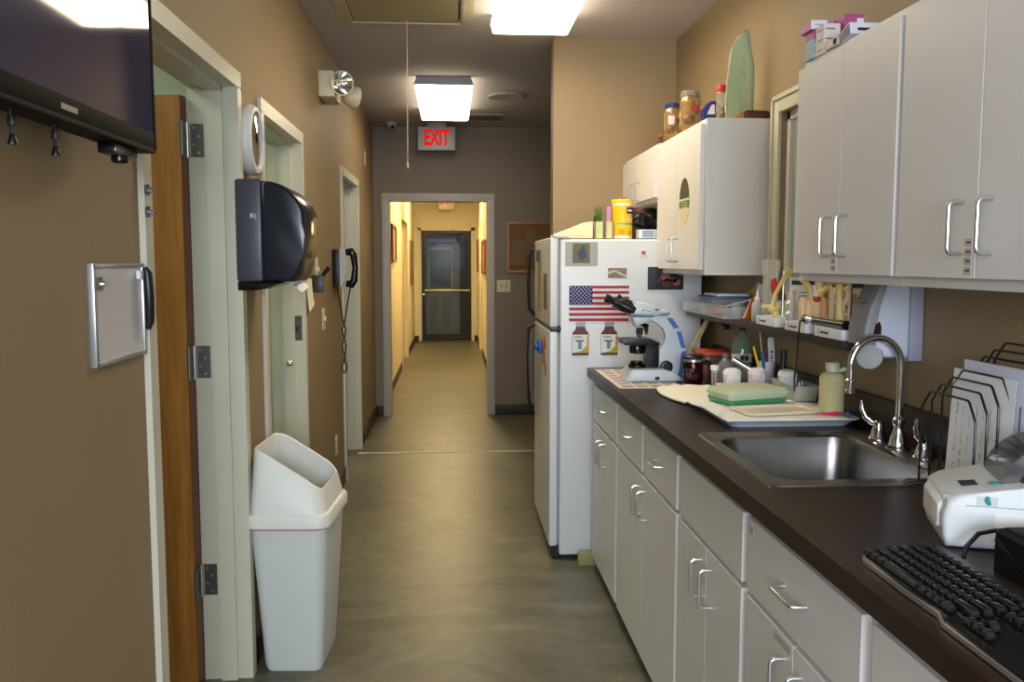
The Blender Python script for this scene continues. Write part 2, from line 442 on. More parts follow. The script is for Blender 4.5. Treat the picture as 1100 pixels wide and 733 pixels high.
# window behind the cabinets, right wall
g = G(); w = 0.065; xx = XR - 0.016
g.box(xx, XR, WY1, WY1 + w, WZ0 - w, WZ1 + w, .005); g.box(xx, XR, WY0 - w, WY0, WZ0 - w, WZ1 + w, .005)
g.box(xx, XR, WY0, WY1, WZ1, WZ1 + w, .005); g.box(xx, XR, WY0, WY1, WZ0 - w, WZ0, .005)
g.box(xx - .008, xx, WY1 + w - .018, WY1 + w, WZ0 - w, WZ1 + w, .002); g.box(xx - .008, xx, WY0 - w, WY1 + w, WZ1 + w - .018, WZ1 + w, .002)
win = struct('window_1', g, M('window_casing_paint', (206, 200, 176), .4))
g = G()
for a, b in ((WY1 - .03, WY1), (WY0, WY0 + .03)): g.box(XR + .02, XR + .06, a, b, WZ0, WZ1)
g.box(XR + .02, XR + .06, WY0, WY1, WZ1 - .03, WZ1); g.box(XR + .02, XR + .06, WY0, WY1, WZ0, WZ0 + .03)
g.out('window_frame', trim_w, win)
g = G(); g.box(XR + .035, XR + .041, WY0 + .03, WY1 - .03, WZ0 + .03, WZ1 - .03); g.out('window_pane', M('frosted_pane', (168, 178, 168), .25, trans=.2), win)
g = G(); g.box(XR + .125, XR + .13, WY0, WY1, WZ0, WZ1); g.out('window_blind', M('pale_blind', (190, 190, 176), .8), win)
# rear window behind the camera
g = G(); g.box(-0.95, 1.15, -3.2, -3.18, 1.15, 2.35); g.box(-.9, 1.1, -3.18, -3.17, 1.2, 2.3, m=1); struct('window_2', g, [trim_w, M('bright_blind', (215, 222, 230), .8)])

# ------------------------------------------------------------------ doors
# door 1: oak slab swung open into the side room, hinged on the far jamb
d1 = bpy.data.objects.new('door_1', None); COL.objects.link(d1); d1['kind'] = 'structure'
hx, hy = -0.872, 3.025
W = Matrix.Translation((hx, hy, 0)) @ Matrix.Rotation(math.radians(-9), 4, 'Z')
d1.matrix_world = W; WM[d1] = W
g = G(); g.box(-0.86, -0.001, -0.044, 0.0, 0.012, 2.0); g.out('door_slab', oak, d1, local=True)
g = G(); g.box(-0.001, 0.002, -0.044, 0.0, 0.012, 2.0); g.out('edge_band', oak_edge, d1, local=True)
for hz in (1.86, 1.12, 0.36):
    g = G(); g.box(0.002, 0.0045, -0.044, 0.0, hz - .055, hz + .055)
    g.cyl((.008, -.052, hz - .056), (.008, -.052, hz + .056), .0065, n=14)
    for k in range(4): g.cyl((.0045, -.014 - .018 * (k % 2), hz - .04 + .027 * k), (.0058, -.014 - .018 * (k % 2), hz - .04 + .027 * k), .004, n=10)
    h = g.out('hinge', hinge_m, d1, local=True)
for hz in (1.86, 1.12, 0.36):
    g = G(); g.box(-0.862, -0.818, 3.0315, 3.0345, hz - .055, hz + .055)
    for k in range(4): g.cyl((-.835 - .016 * (k % 2), 3.0325, hz - .04 + .027 * k), (-.835 - .016 * (k % 2), 3.030, hz - .04 + .027 * k), .004, n=10, m=1)
    g.cyl((-.868, 3.0215, hz - .057), (-.868, 3.0215, hz + .057), .0065, n=14, m=1)
    g.out('hinge_plate', [hinge_m, steel], fr1)
# corridor end: glazed door
g = G()
g.box(DX0 + .01, DX0 + .075, FY + .02, FY + .065, .01, 2.01); g.box(DX1 - .075, DX1 - .01, FY + .02, FY + .065, .01, 2.01)
g.box(DX0 + .075, DX1 - .075, FY + .02, FY + .065, 1.93, 2.01); g.box(DX0 + .075, DX1 - .075, FY + .02, FY + .065, .01, .12)
d3 = struct('door_2', g, M('dark_bronze_frame', (34, 28, 24), .4, metal=.3))
g = G(); g.box(DX0 + .075, DX1 - .075, FY + .038, FY + .044, .12, 1.93); g.out('door_glass', M('door_glass', (225, 232, 230), .02, trans=1, ior=1.06, spec=.1), d3)
g = G(); g.cyl((DX0 + .07, FY - .02, .93), (DX1 - .03, FY - .02, .93), .014); g.box(DX0 + .06, DX0 + .08, FY - .03, FY + .02, .91, .95); g.box(DX1 - .05, DX1 - .03, FY - .03, FY + .02, .91, .95)
g.out('push_bar', M('brass_bar', (196, 176, 110), .3, metal=.8), d3)
g = G(); g.box(-.1, .2, FY - .01, FY + .02, 1.95, 2.0, .004); g.box(.0, .06, FY - .015, FY, 2.0, 2.02); g.out('door_closer', black_p, d3)
g = G(); g.cyl((DX0 + .04, FY + .02, .86), (DX0 + .04, FY, .86), .018); g.out('lock_cylinder', steel, d3)
# white panelled door of the vestibule, seen through the glass
g = G(); g.box(-.62, .16, 17.4, 17.44, .01, 1.88)
g.box(-.62, .16, 17.385, 17.4, 1.82, 1.9); g.box(.1, .16, 17.385, 17.4, 0, 1.9)
d4 = struct('door_3', g, M('white_door_paint', (176, 176, 186), .5))
g = G(); g.box(-.46, .02, 17.385, 17.4, .92, 1.72); g.box(-.43, -.01, 17.38, 17.386, .95, 1.69, m=1); g.out('door_window', [trim_w, M('amber_glass', (84, 58, 30), .2)], d4)
g = G(); g.box(-.42, -.26, 17.39, 17.4, .18, .78, .004); g.box(-.18, -.02, 17.39, 17.4, .18, .78, .004); g.out('door_panel', M('white_door_panel', (160, 160, 172), .5), d4)

# ------------------------------------------------------------------ ceiling things
def wrap_light(name, label, cx, y0, y1, w, strength, col, grp):
    r = thing(name, label, 'ceiling light', (cx, (y0 + y1) / 2, ZC), group=grp)
    hw = w / 2
    g = G(); g.box(cx - hw + .02, cx + hw - .02, y0 + .005, y1 - .005, ZC - .03, ZC)
    g.prism([(cx - hw + .015, ZC - .001), (cx + hw - .015, ZC - .001), (cx + hw + .004, ZC - .055), (cx - hw - .004, ZC - .055)], 'y', y0 - .012, y0)
    g.prism([(cx - hw + .015, ZC - .001), (cx + hw - .015, ZC - .001), (cx + hw + .004, ZC - .055), (cx - hw - .004, ZC - .055)], 'y', y1, y1 + .012)
    g.out('housing', M('light_housing', (150, 148, 156), .5), r)
    mm = M('diffuser_%d' % round(y0 * 100), (240, 240, 235), .4)
    nt = mm.node_tree; b = nt.nodes['Principled BSDF']
    b.inputs['Emission Color'].default_value = (*col, 1)
    # two tubes glow through the lens
    tc = nt.nodes.new('ShaderNodeTexCoord'); sx = nt.nodes.new('ShaderNodeSeparateXYZ'); nt.links.new(tc.outputs['Object'], sx.inputs[0])
    ab = nt.nodes.new('ShaderNodeMath'); ab.operation = 'ABSOLUTE'; nt.links.new(sx.outputs['X'], ab.inputs[0])
    su = nt.nodes.new('ShaderNodeMath'); su.operation = 'SUBTRACT'; nt.links.new(ab.outputs[0], su.inputs[0]); su.inputs[1].default_value = hw * .5
    a2 = nt.nodes.new('ShaderNodeMath'); a2.operation = 'ABSOLUTE'; nt.links.new(su.outputs[0], a2.inputs[0])
    mr = nt.nodes.new('ShaderNodeMapRange'); mr.inputs['From Min'].default_value = 0; mr.inputs['From Max'].default_value = hw * .5
    mr.inputs['To Min'].default_value = strength * 1.35; mr.inputs['To Max'].default_value = strength * .45
    nt.links.new(a2.outputs[0], mr.inputs[0]); nt.links.new(mr.outputs[0], b.inputs['Emission Strength'])
    g = G(); g.prism([(cx - hw + .01, ZC - .03), (cx - hw, ZC - .05), (cx - hw + .010, ZC - .09), (cx - hw + .018, ZC - .095), (cx + hw - .018, ZC - .095), (cx + hw - .010, ZC - .09), (cx + hw, ZC - .05), (cx + hw - .01, ZC - .03)], 'y', y0 + .001, y1 - .001)
    g.out('diffuser', mm, r)
wrap_light('ceiling_light', 'large glowing wraparound ceiling light nearest the camera above the aisle', .405, 3.30, 4.56, .40, TUBE_NEAR, WARM, None)
wrap_light('ceiling_light', 'smaller glowing wraparound ceiling light just in front of the exit sign', -.045, 6.08, 7.33, .395, TUBE_MID, WARM, None)
wrap_light('ceiling_light', 'warm wraparound ceiling light in the corridor past the cased opening', -.1, 10.4, 11.6, .3, TUBE_FAR, FARWARM, None)
wrap_light('ceiling_light', 'warm wraparound ceiling light in front of the glazed corridor door', -.1, 13.3, 14.5, .3, TUBE_FAR, FARWARM, None)

r = thing('attic_hatch', 'olive grey attic hatch with moulded frame in the ceiling above the aisle', 'hatch', (-.22, 4.0, ZC))
hm = M('hatch_paint', (158, 148, 116), .6, var=.04)
g = G()
for (x0, x1, y0, y1) in ((-.56, -.49, 3.25, 4.72), (.05, .12, 3.25, 4.72), (-.49, .05, 4.65, 4.72), (-.49, .05, 3.25, 3.32)):
    g.box(x0, x1, y0, y1, ZC - .016, ZC, .004)
for (x0, x1, y0, y1) in ((-.515, -.495, 3.3, 4.69), (.055, .075, 3.3, 4.69), (-.5, .06, 4.66, 4.68)): g.box(x0, x1, y0, y1, ZC - .026, ZC - .016, .004)
g.out('frame', M('hatch_frame_paint', (186, 176, 150), .5), r)
g = G(); g.box(-.485, .04, 3.33, 4.675, ZC - .022, ZC - .004); g.box(-.492, -.485, 3.33, 4.64, ZC - .016, ZC - .002, m=1); g.out('panel', [hm, black_p], r)
g = G(); g.tube([(-.218, 4.6, ZC - .02), (-.219, 4.6, 2.3), (-.221, 4.6, 1.965)], .0022, n=6); g.lathe([(.003, 0), (.006, .005), (.006, .02), (.003, .03)], (-.221, 4.6, 1.935), n=10)
g.out('pull_cord', M('cord_string', (190, 176, 136), .8), r)

r = thing('exit_sign', 'white box exit sign with red letters hanging under the kitchen ceiling', 'exit sign', (-.125, 8.05, ZC))
g = G(); g.box(-.295, .042, 8.05, 8.10, 2.455, 2.665, .006); g.out('housing', M('sign_housing', (170, 166, 164), .4), r)
g = G(); g.box(-.21, -.04, 8.055, 8.095, 2.665, ZC, .004); g.out('canopy', M('sign_housing', (170, 166, 164), .4), r)
g = G(); g.box(-.285, .032, 8.046, 8.05, 2.465, 2.655, .002); g.out('face_plate', M('sign_face', (180, 175, 172), .4), r)
exred = M('exit_red', (150, 8, 8), .6, emit=(1, .012, .015), estr=.75, spec=.1)
text('lettering', 'EXIT', .19, exred, r, face_my(-.125, 8.044, 2.56), sx=.58, bold=.007)
r = thing('exit_sign', 'tapered white exit sign with two lamp heads above the glazed corridor door', 'exit sign', (-.1, 15.9, ZC))
g = G(); g.prism([(-.26, 2.62), (.08, 2.62), (.04, 2.385), (-.22, 2.385)], 'y', 15.88, 15.95, b=.01); g.box(-.2, .02, 15.89, 15.94, 2.6, ZC); g.out('housing', M('sign_housing_far', (230, 226, 206), .4), r)
for sx in (-.3, .12):
    g = G(); g.cyl((sx, 15.88, 2.56), (sx, 15.95, 2.58), .045, .03); g.out('lamp_head', M('sign_housing_far', (230, 226, 206), .4), r)
text('lettering', 'EXIT', .16, exred, r, face_my(-.09, 15.876, 2.53), sx=.75, bold=.005)

r = thing('security_camera', 'small white dome camera on the ceiling left of the exit sign', 'camera', (-.53, 8.05, ZC))
g = G(); g.lathe([(.05, 0), (.05, -.012), (.046, -.03), (.036, -.05), (.02, -.062), (.001, -.066)], (-.53, 8.05, ZC), n=20); g.out('dome', M('camera_shell', (150, 146, 144), .4), r)
g = G(); g.ball((-.515, 8.01, ZC - .048), .016); g.out('lens', black_gloss, r)
g = G(); g.lathe([(.15, 0), (.15, -.006), (.135, -.014), (.128, -.012), (.001, -.012)], (.42, 6.74, ZC), n=40); g.out('ceiling_speaker', M('speaker_grille', (168, 160, 150), .7), label='round flush ceiling speaker right of the smaller ceiling light', cat='speaker')
r = thing('ceiling_vent', 'small rectangular ceiling vent with grey louvres behind the smaller ceiling light', 'vent', (.28, 7.7, ZC))
g = G()
for (x0, x1, y0, y1) in ((.1, .125, 7.56, 7.84), (.435, .46, 7.56, 7.84), (.125, .435, 7.56, 7.585), (.125, .435, 7.815, 7.84)): g.box(x0, x1, y0, y1, ZC - .01, ZC)
g.out('frame', M('vent_frame', (140, 134, 126), .5), r)
g = G()
for k in range(7): g.box(.125, .435, 7.595 + k * .032, 7.61 + k * .032, ZC - .012, ZC - .002)
g.out('louvre', M('vent_slats', (70, 64, 58), .5), r)

# ------------------------------------------------------------------ left wall things
# television
r = thing('television', 'large black flat television on the left wall with grey glossy screen', 'television', (-.66, 1.31, 1.68))
TY0, TY1, TZ0, TZ1, TX = .74, 1.872, 1.684, 2.36, -.6
g = G(); g.box(TX - .045, TX - .004, TY0, TY1, TZ0, TZ1, .006); g.box(TX - .0045, TX, TY0, TY1, TZ0, TZ0 + .034, .002); g.box(TX - .0045, TX, TY1 - .012, TY1, TZ0, TZ1, .002); g.box(TX - .0045, TX, TY0, TY0 + .012, TZ0, TZ1, .002); g.box(TX - .0045, TX, TY0, TY1, TZ1 - .012, TZ1, .002)
g.out('bezel', M('tv_bezel', (12, 10, 10), .6, spec=.06), r)
g = G(); g.box(TX - .004, TX - .002, TY0 + .012, TY1 - .012, TZ0 + .034, TZ1 - .012); g.out('screen', M('tv_screen', (70, 68, 92), .05, spec=.3), r)
g = G(); g.box(TX - .05, TX + .001, TY0 + .02, TY1 - .01, TZ0 - .006, TZ0 + .002, .001); g.out('bottom_strip', M('dark_strip', (26, 24, 24), .6, spec=.1), r)
g = G(); g.box(TX - .0005, TX + .0006, 1.43, 1.49, TZ0 + .012, TZ0 + .021); g.out('badge', M('silver_badge', (165, 160, 155), .3, metal=.5), r, label='small silver badge')
g = G(); g.box(TX - .075, TX - .045, TY0 + .2, TY1 - .2, TZ0 + .02, TZ1 - .1, .01); g.out('rear_housing', black_p, r)
g = G(); g.box(XL, XL + .045, 1.15, 1.45, 1.85, 2.15, .004); g.out('wall_mount', black_matte, r)
g = G(); g.box(TX - .045, TX - .01, 1.68, 1.79, TZ0 - .026, TZ0 - .006, .004); g.lathe([(.016, 0), (.016, .008), (.012, .012), (.001, .012)], (TX - .028, 1.745, TZ0 - .026), axis=(0, 0, -1), n=16)
g.out('remote_sensor', black_gloss, r, label='small black sensor box with a round button under the screen')
for yy, zz in ((1.475, 1.648), (1.335, 1.648)):
    g = G(); g.tube([(-.632, yy, zz + .04), (-.632, yy + .002, zz + .025), (-.63, yy - .002, zz - .005)], .0022, n=6)
    g.box(-.635, -.626, yy - .005, yy + .005, zz + .006, zz + .022, .002)
    g.lathe([(.002, 0), (.004, -.003), (.007, -.014), (.007, -.017)], (-.63, yy, zz - .003), n=10)
    g.out('hanging_cable', black_p, label=('black hanging cable end below the middle of the television' if yy > 1.4 else 'black hanging cable end at the left edge of the picture below the television'), cat='cable')

# whiteboard
r = thing('whiteboard', 'small whiteboard in aluminium frame on the tan left wall', 'whiteboard', (XL, 1.90, 1.24))
a, b_, z0, z1 = 1.80, 2.085, 1.247, 1.456
x1_ = XL + .013
g = G(); g.box(XL + .0, x1_ - .004, a, b_, z0, z1); g.out('board', M('whiteboard_surface', (214, 212, 214), .3), r)
for nm, (y0, y1, q0, q1) in {'a': (a - .002, a + .010, z0, z1), 'b': (b_ - .008, b_, z0, z1), 'c': (a, b_, z0, z0 + .009), 'd': (a, b_, z1 - .009, z1)}.items():
    g = G(); g.box(XL + .0, x1_, y0, y1, q0, q1, .0015); g.out('frame_rail', M('aluminium', (196, 198, 202), .3, metal=.8), r)
g = G(); g.cyl((x1_ - .004, 1.825, 1.415), (x1_ + .004, 1.825, 1.415), .014, n=20); g.cyl((x1_ + .004, 1.825, 1.415), (x1_ + .012, 1.825, 1.415), .008, .006, n=16, m=1)
g.out('magnet', [clear_p, steel], label='round clear magnet knob on the whiteboard', cat='magnet')
r = thing('marker_holder', 'black elongated pen with white lettering clipped to the right edge of the whiteboard', 'pen', (-.68, 2.115, 1.27))
g = G(); g.tube([(-.697, 2.063, 1.447), (-.692, 2.065, 1.432), (-.690, 2.065, 1.382), (-.692, 2.069, 1.322), (-.697, 2.069, 1.305)], [.006, .0105, .011, .010, .006], n=12); g.out('barrel', black_p, r)
g = G(); g.box(-.708, -.698, 2.035, 2.06, 1.42, 1.44, .003); g.out('clip', white_p, r)
text('lettering', 'EXPO', .012, paper_m, r, face_px(-.6625, 2.118, 1.375) @ Matrix.Rotation(PI / 2, 4, 'Z')) if False else None
for zz, lb in ((1.625, 'upper clear round hook stuck on the white door trim above the whiteboard'), (1.575, 'lower clear round hook stuck on the white door trim above the whiteboard')):
    g = G(); g.cyl((XL + .016, 2.11, zz), (XL + .022, 2.11, zz), .013, n=20); g.cyl((XL + .022, 2.11, zz), (XL + .034, 2.11, zz - .004), .006, n=12, m=1)
    g.out('wall_hook', [clear_p, steel], label=lb, cat='hook', group=None)

# clock
r = thing('wall_clock', 'round white wall clock above the paper towel dispenser', 'clock', (XL, 3.23, 1.885))
g = G(); g.lathe([(.118, 0), (.122, .012), (.122, .03), (.114, .042), (.100, .044), (.094, .034), (.094, .02)], (XL, 3.20, 1.885), axis=(1, 0, 0), n=44, capt=False); g.out('rim', white_p, r)
g = G(); g.lathe([(.095, 0), (.095, .016), (.001, .016)], (XL, 3.20, 1.885), axis=(1, 0, 0), n=44); g.out('dial', M('clock_dial', (176, 158, 138), .5), r)
g = G(); g.box(XL + .020, XL + .022, 3.228, 3.20, 1.885, 1.94); g.out('hand', black_p, r)
g = G(); g.box(XL + .020, XL + .022, 3.20, 3.24, 1.88, 1.888); g.out('hand', black_p, r)
for k in range(12):
    a = k * PI / 6; g = G(); g.ball((XL + .018, 3.20 + .078 * math.sin(a), 1.885 + .078 * math.cos(a)), .004, n=8); g.out('hour_mark', black_p, r)
g = G(); g.lathe([(.094, .034), (.08, .038), (.001, .042)], (XL, 3.20, 1.885), axis=(1, 0, 0), n=40, capb=False); g.out('lens', glass_m, r)

# paper towel dispenser
r = thing('paper_towel_dispenser', 'dark smoky paper towel dispenser on the left wall', 'towel dispenser', (XL, 3.2, 1.37))
y0, y1 = 3.015, 3.315
g = G(); g.box(XL, XL + .088, y0, y1, 1.392, 1.735, .012, seg=3); g.out('back_case', M('slate_plastic', (62, 62, 74), .3), r)
side = [(XL + .085, 1.728), (XL + .12, 1.727), (XL + .155, 1.715), (XL + .185, 1.695), (XL + .212, 1.665), (XL + .228, 1.63), (XL + .233, 1.59), (XL + .23, 1.54), (XL + .222, 1.48), (XL + .205, 1.42), (XL + .185, 1.392), (XL + .085, 1.392)]
g = G(); g.prism(side, 'y', y0 + .002, y1 - .002, b=.014, seg=3); g.out('smoked_cover', M('smoked_cover', (30, 33, 42), .2, spec=.4), r)
g = G(); g.prism([(XL, 1.392), (XL + .16, 1.392), (XL + .1, 1.37), (XL + .06, 1.362), (XL, 1.362)], 'y', y0 + .01, y1 - .01, b=.006); g.out('lower_tray', black_gloss, r)
g = G(); g.box(XL + .222, XL + .24, 3.145, 3.185, 1.55, 1.60, .004); g.out('lock', M('brass', (180, 150, 90), .3, metal=.8), r)
g = G(); g.box(XL + .216, XL + .226, 3.135, 3.195, 1.47, 1.50, .004); g.out('latch', black_p, r)
g = G(); g.box(XL + .05, XL + .062, y0 - .0012, y0, 1.605, 1.62); g.box(XL + .066, XL + .07, y0 - .0012, y0, 1.60, 1.618); g.out('brand_mark', M('pale_mark', (170, 170, 180), .5), r, label='small pale mark')
g = G(); g.sheet(lambda u, v: (XL + .165 + .03 * v + .004 * math.sin(u * 9), y0 + .06 + u * .2, 1.39 - .028 * v - .012 * math.sin(u * 4)), 12, 4, .001)
g.out('paper_towel', paper_m, r, label='tip of white paper towel')

# emergency light
r = thing('emergency_light', 'beige twin head emergency light high on the left wall', 'emergency light', (XL, 5.0, 2.36))
em = M('emergency_case', (212, 204, 176), .45)
g = G(); g.box(XL, XL + .085, 4.97, 5.24, 2.36, 2.50, .008); g.out('case', em, r)
for yy, xx, zz, dv in ((4.99, XL + .125, 2.435, (.42, -.9, -.12)), (5.19, XL + .17, 2.395, (.75, .6, -.12))):
    c = Vector((xx, yy, zz)); d = Vector(dv).normalized()
    g = G(); g.lathe([(.02, -.07), (.045, -.05), (.062, -.01), (.066, 0), (.066, .008), (.060, .008)], c, axis=d, n=24, capt=False); hd = g.out('lamp_head', em, r)
    g = G(); g.lathe([(.060, .006), (.045, -.02), (.02, -.04), (.001, -.045)], c, axis=d, n=24, capb=False); g.ball(c - d * .015, .014); g.out('reflector', chrome, hd)
    g = G(); g.lathe([(.060, .007), (.03, .014), (.001, .016)], c, axis=d, n=24, capb=False); g.out('lens', glass_m, hd)
# phone
r = thing('wall_phone', 'black wall telephone with coiled cord beside the third doorway', 'telephone', (XL, 5.5, 1.31))
g = G(); g.box(XL, XL + .045, 5.40, 5.62, 1.305, 1.535, .01); g.out('base', black_p, r)
g = G(); g.prism([(5.38, 1.31), (5.40, 1.30), (5.60, 1.30), (5.63, 1.36), (5.63, 1.50), (5.60, 1.535), (5.40, 1.535), (5.38, 1.52)], 'x', XL + .045, XL + .053, b=.003)
g.prism([(XL + .05, 1.53), (XL + .075, 1.5), (XL + .085, 1.42), (XL + .075, 1.34), (XL + .05, 1.31)], 'y', 5.385, 5.395); g.out('face_plate', M('phone_face', (176, 180, 196), .35), r)
g = G(); g.tube([(XL + .075, 5.47, 1.515), (XL + .105, 5.47, 1.52), (XL + .122, 5.47, 1.495), (XL + .13, 5.47, 1.42), (XL + .122, 5.47, 1.345), (XL + .105, 5.47, 1.32), (XL + .075, 5.47, 1.325)], [.02, .027, .022, .018, .022, .027, .02], n=14); g.out('handset', black_gloss, r)
g = G()
for i in range(4):
    for j in range(3): g.box(XL + .053, XL + .06, 5.53 + j * .025, 5.547 + j * .025, 1.37 + i * .028, 1.385 + i * .028, .002)
g.out('keypad', beige_p, r)
pts = []
for i in range(90):
    u = i / 89; zz = 1.305 - .53 * math.sin(PI * u) ** .8 if False else None
    if u < .5: v = u * 2; base = Vector((XL + .10 - .045 * min(1, v * 2.2), 5.47, 1.31 - .545 * v)); tw = .010 * math.sin(v * 16) * (v > .45)
    else: v = (1 - u) * 2; base = Vector((XL + .02 + .035 * min(1, v * 2.2), 5.47, 1.31 - .545 * v)); tw = -.010 * math.sin(v * 16) * (v > .45)
    if v > .85: tw = (.015 if u < .5 else -.015) * math.sin((1 - v) / .15 * PI)
    pts.append(base + Vector((tw, 0, 0)))
g = G(); g.tube(pts, [.0042 + .0011 * (i % 2) for i in range(90)], n=6); g.out('coiled_cord', black_matte, r)
g = G(); g.box(XL, XL + .03, 5.30, 5.33, 1.50, 1.56, .003) if False else None
g.box(XL + .02, XL + .045, 5.64, 5.66, 1.52, 1.565, .003); g.out('jack', M('phone_jack', (190, 188, 180), .4), r)
# holder with marker
r = thing('wall_pen_holder', 'small slate coloured holder with a black marker between dispenser and telephone', 'pen holder', (XL, 4.6, 1.3))
g = G(); g.box(XL, XL + .06, 4.58, 4.64, 1.30, 1.39, .003); g.out('cup', M('slate_plastic', (62, 62, 74), .3), r)
g = G(); g.tube([(XL + .045, 4.6, 1.375), (XL + .075, 4.6, 1.41), (XL + .09, 4.6, 1.43)], [.009, .011, .012], n=10); g.out('marker', black_p, label='black marker sticking out of the slate coloured wall holder', cat='marker')
def wall_plate(y0, y1, z0, z1, label, cat, sw=True, x=XL):
    r = thing('wall_plate', label, cat, (x, (y0 + y1) / 2, z0))
    g = G(); g.box(x, x + .007, y0, y1, z0, z1, .003); g.out('plate', beige_p, r)
    if sw:
        ym, zm = (y0 + y1) / 2, (z0 + z1) / 2
        g = G(); g.box(x + .007, x + .018, ym - .006, ym + .006, zm - .012, zm + .012, .002); g.out('toggle', white_p, r)
wall_plate(4.94, 5.02, 1.08, 1.2, 'beige switch plate on the left wall under the telephone level', 'light switch')
wall_plate(4.72, 4.80, 1.36, 1.48, 'beige switch plate behind the marker holder on the left wall', 'light switch')
wall_plate(5.39, 5.47, .27, .39, 'narrow beige outlet plate low on the left wall', 'outlet', False)
wall_plate(7.5, 7.58, 2.26, 2.38, 'small pale plate high on the left wall near the end wall', 'wall plate', False)
g = G(); g.sheet(lambda u, v: (XL + .018 + .012 * (1 - v) ** 2, 4.33 + u * .16, 1.215 + v * .16 + .03 * u * (1 - v)), 6, 6, .0012)
g.out('wall_notice', cream_m, label='cream paper sheet hanging on the left wall beside the second doorway', cat='paper')

# trash can
r = thing('trash_can', 'tall white plastic trash can with slanted open hood by the left wall', 'trash can', (-.565, 3.21, 0), rz=math.radians(-4))
def rrect(hx, hy, rad, n=5):
    P_ = []
    for cx, cy, a0 in ((hx - rad, hy - rad, 0), (-hx + rad, hy - rad, 90), (-hx + rad, -hy + rad, 180), (hx - rad, -hy + rad, 270)):
        for k in range(n + 1):
            a = math.radians(a0 + 90 * k / n); P_.append((cx + rad * math.cos(a), cy + rad * math.sin(a)))
    return P_
def loft(g, secs, m=0, capb=True, capt=False):
    prev = None
    for pts_, zf in secs:
        vs_ = [g.bm.verts.new((x, y, zf(x, y) if callable(zf) else zf)) for x, y in pts_]
        if prev: g.bridge(prev, vs_, m)
        elif capb: g.bm.faces.new(vs_[::-1]).material_index = m
        prev = vs_
    if capt: g.bm.faces.new(prev).material_index = m
binm = M('bin_white_plastic', (216, 219, 216), .42, var=.02, vscale=6)
g = G(); loft(g, [(rrect(.098, .135, .03), 0), (rrect(.104, .143, .035), .02), (rrect(.136, .185, .045), .56), (rrect(.132, .18, .043), .56), (rrect(.1, .139, .03), .03)], capt=True); g.out('bin_body', binm, r, local=True)
g = G(); loft(g, [(rrect(.1385, .187, .045), .529), (rrect(.140, .189, .045), .54), (rrect(.137, .186, .045), .543)], capb=False); g.out('bin_liner', M('pink_liner', (226, 120, 120), .5), r, local=True, label='pink edge of the bin liner')
top = lambda x, y: .845 - (x + .105) * .80 if x > -.02 else .845 - .068 + (-.02 - x) * .25
def tz(x, y):
    t_ = (x + .122) / .236
    return   .812 - .145 * t_ ** 1.15 + .012 * math.sin(PI * t_)
g = G(); loft(g, [(rrect(.144, .194, .045), .535), (rrect(.149, .199, .048), .539), (rrect(.149, .199, .048), .572), (rrect(.143, .193, .045), .582), (rrect(.134, .185, .045), .586), (rrect(.121, .165, .045), lambda x, y: tz(x, y) - .006), (rrect(.118, .161, .045), tz), (rrect(.114, .157, .043), lambda x, y: tz(x, y) - .004), (rrect(.126, .177, .043), .575)], capb=False); g.out('hood', M('bin_hood_plastic', (228, 228, 220), .4), r, local=True, label='off-white slanted hood with an open top')

# ------------------------------------------------------------------ corridor and end wall things
g_ = 'framed pictures in the far corridor'
def pic(x, y0, y1, z0, z1, side, fm, pm, label):
    r = thing('framed_picture', label, 'picture', (x, (y0 + y1) / 2, z0))
    s = 1 if side == 'l' else -1
    g = G()
    w = .035
    for (a, b, c, d) in ((y0, y0 + w, z0, z1), (y1 - w, y1, z0, z1), (y0 + w, y1 - w, z0, z0 + w), (y0 + w, y1 - w, z1 - w, z1)): g.box(min(x, x + s * .03), max(x, x + s * .03), a, b, c, d, .003)
    g.out('frame', fm, r)
    g = G(); g.box(min(x, x + s * .015), max(x, x + s * .015), y0 + w, y1 - w, z0 + w, z1 - w); g.out('artwork', pm, r)
red_wood = wood('red_brown_frame', (96, 44, 20), (130, 62, 30)); art1 = M('art_ochre', (180, 140, 90), .5, var=.5, vscale=9); art2 = M('art_olive', (120, 110, 70), .5, var=.5, vscale=9)
pic(FX0, 9.95, 10.65, 1.45, 1.88, 'l', red_wood, art1, 'brown framed picture on the corridor left wall nearest the opening')
pic(FX0, 14.4, 15.3, 1.07, 1.8, 'l', M('dark_gold_frame', (110, 90, 50), .4), art2, 'dark gold framed picture far down the corridor left wall')
pic(FX1, 12.1, 13.2, 1.28, 1.76, 'r', red_wood, art1, 'red brown framed picture on the corridor right wall nearest the opening')
pic(FX1, 15.0, 15.7, 1.28, 1.84, 'r', red_wood, art2, 'red brown framed picture on the corridor right wall nearest the glazed door')
r = thing('corkboard', 'cork notice board on the end wall left of the fridge top', 'notice board', (.75, 8.3, 1.35))
g = G(); g.box(.535, .99, 8.285, 8.3, 1.37, 1.815); g.out('cork_panel', cork, r)
g = G(); w = .02
for q in ((.525, .545, 1.355, 1.83), (.98, 1.0, 1.355, 1.83), (.545, .98, 1.355, 1.375), (.545, .98, 1.81, 1.83)): g.box(q[0], q[1], 8.275, 8.3, q[2], q[3], .003)
g.out('frame', oak, r)
pnm = M('tan_note', (118, 98, 72), .8)
for (x0, x1, z0, z1), lb in (((.56, .69, 1.42, 1.66), 'tan paper note pinned low on the corkboard left side'), ((.70, .80, 1.52, 1.76), 'tan paper note pinned high near the corkboard middle'), ((.81, .91, 1.45, 1.7), 'tan paper note pinned at the corkboard right side')):
    g = G(); g.sheet(lambda u, v: (x0 + u * (x1 - x0), 8.283 - .012 * (1 - v) ** 2, z0 + v * (z1 - z0)), 4, 4, .001); g.out('pinned_note', pnm, label=lb, cat='paper')
r = thing('light_switch', 'beige double switch plate on the end wall under the corkboard', 'light switch', (.49, 8.3, 1.17))
